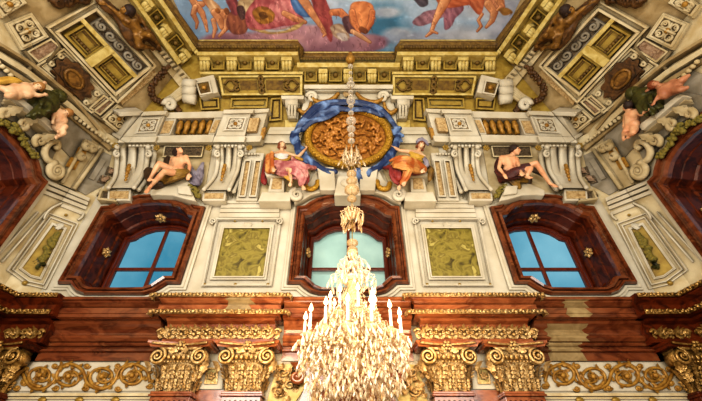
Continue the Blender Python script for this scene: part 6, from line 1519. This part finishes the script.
# draped figures on the right
poly([(410, -8), (424, -8), (428, 4), (420, 7)], '5c5460', '2a2632', 60)
poly([(412, 22), (424, 12), (440, 8), (446, 2), (448, 14), (438, 20), (428, 24), (418, 26)], 'b48a98', '64404e', 30, 1.6)
poly([(444, 4), (456, 0), (464, 8), (456, 18), (450, 28), (444, 29), (444, 16)], 'b07c8c', '5e3446', 75, 1.5)
poly([(436, -8), (470, -8), (478, 2), (462, 6), (448, 8), (438, 4)], 'd07a52', '86381e', 25, 1.2)
flesh([(447, -4), (442, 6), (437, 16), (433, 25)], [5, 4.4, 3, 1.8]); flesh([(433, 26), (431, 32), (426, 36)], [1.7, 1.6, .8]); flesh([(432, 31), (437, 33)], [1.2, .7])
poly([(464, -8), (484, -8), (484, 4), (480, 15), (473, 10), (468, 2)], 'd4825a', '8a3c24', 70, 1.3)
poly([(482, -8), (500, -8), (504, 4), (497, 10), (490, 8)], 'e0a680', '9a5c40', 60, 1.2); flesh([(488, 4), (494, 12), (492, 20), (486, 27)], [4, 3.6, 2.4, 1.1]); flesh([(482, 14), (478, 20), (481, 26), (477, 31)], [1.2, 1.2, 1.2, .8]); flesh([(498, 0), (502, 6), (497, 10)], [3, 2.6, 1.2])
poly([(498, 9), (506, 7), (513, 12), (504, 15)], 'c09048', '6a441c', 10)
# brushwork: short curved touches of light and dark laid over everything that is painted
rb = np.random.RandomState(31); src = img.copy()
for i in range(900):
    x_, y_ = rb.uniform(X0+4, X1-4), rb.uniform(-8, 56); c_ = src[int((y_-YA)*SS), int((x_-X0)*SS)]
    warm = c_[0]-c_[2] > .06
    if not warm and rb.rand() < .6: continue
    a_ = rb.uniform(.9, 2.2) if warm else rb.uniform(-.4, .4); l_ = rb.uniform(2, 6); up_ = rb.rand() < .5
    dx, dy = math.cos(a_)*l_, math.sin(a_)*l_; w_ = rb.uniform(.5, 1.1) if warm else rb.uniform(.9, 2)
    x0_, x1_ = int(max(0, (min(x_, x_+dx)-4-X0)*SS)), int((max(x_, x_+dx)+4-X0)*SS); y0_, y1_ = int(max(0, (min(y_, y_+dy)-4-YA)*SS)), int((max(y_, y_+dy)+4-YA)*SS)
    sl = (slice(y0_, y1_), slice(x0_, x1_)); X_, Y_ = xx[sl], yy[sl]
    t = np.clip(((X_-x_)*dx+(Y_-y_)*dy)/(dx*dx+dy*dy), 0, 1); q = np.hypot(X_-x_-dx*t-np.sin(t*3)*.8, Y_-y_-dy*t)/(w_*(1.1-t*.7))
    m = np.clip(1.1-q, 0, 1)[..., None]*(.55 if warm else .3)
    tgt = np.clip(c_*1.32+.05, 0, 1) if up_ else c_*np.array([.62, .52, .52] if warm else [.8, .84, .9])
    img[sl] = img[sl]*(1-m)+tgt*m
img = np.clip(img*(.86+.28*n3[..., None]), 0, 1)
lin_ = np.where(img <= .04045, img/12.92, ((img+.055)/1.055)**2.4)
nx_, ny_ = Wp+1, Hp+1
bm = B(); me = bpy.data.meshes.new('ceiling_painting')
vv = [CE.P(X0+i/SS, YA+j/SS, -.02) for j in range(ny_) for i in range(nx_)]
bs = Vector((0, 5, ZC))
ff_ = [(j*nx_+i, j*nx_+i+1, (j+1)*nx_+i+1, (j+1)*nx_+i) for j in range(Hp) for i in range(Wp)]
bm.free()
me.from_pydata([v-bs for v in vv], [], ff_); me.materials.append(M['fresco'])
ca = me.color_attributes.new('paint', 'FLOAT_COLOR', 'CORNER')
buf = np.ones((Hp*Wp, 4, 4), dtype=np.float32); buf[:, :, :3] = lin_.reshape(-1, 1, 3); ca.data.foreach_set('color', buf.ravel())
o = bpy.data.objects.new('ceiling_painting', me); C.objects.link(o); o.location = bs
tag(o, 'ceiling painting of draped figures on pink and grey clouds in a blue sky', 'painting')
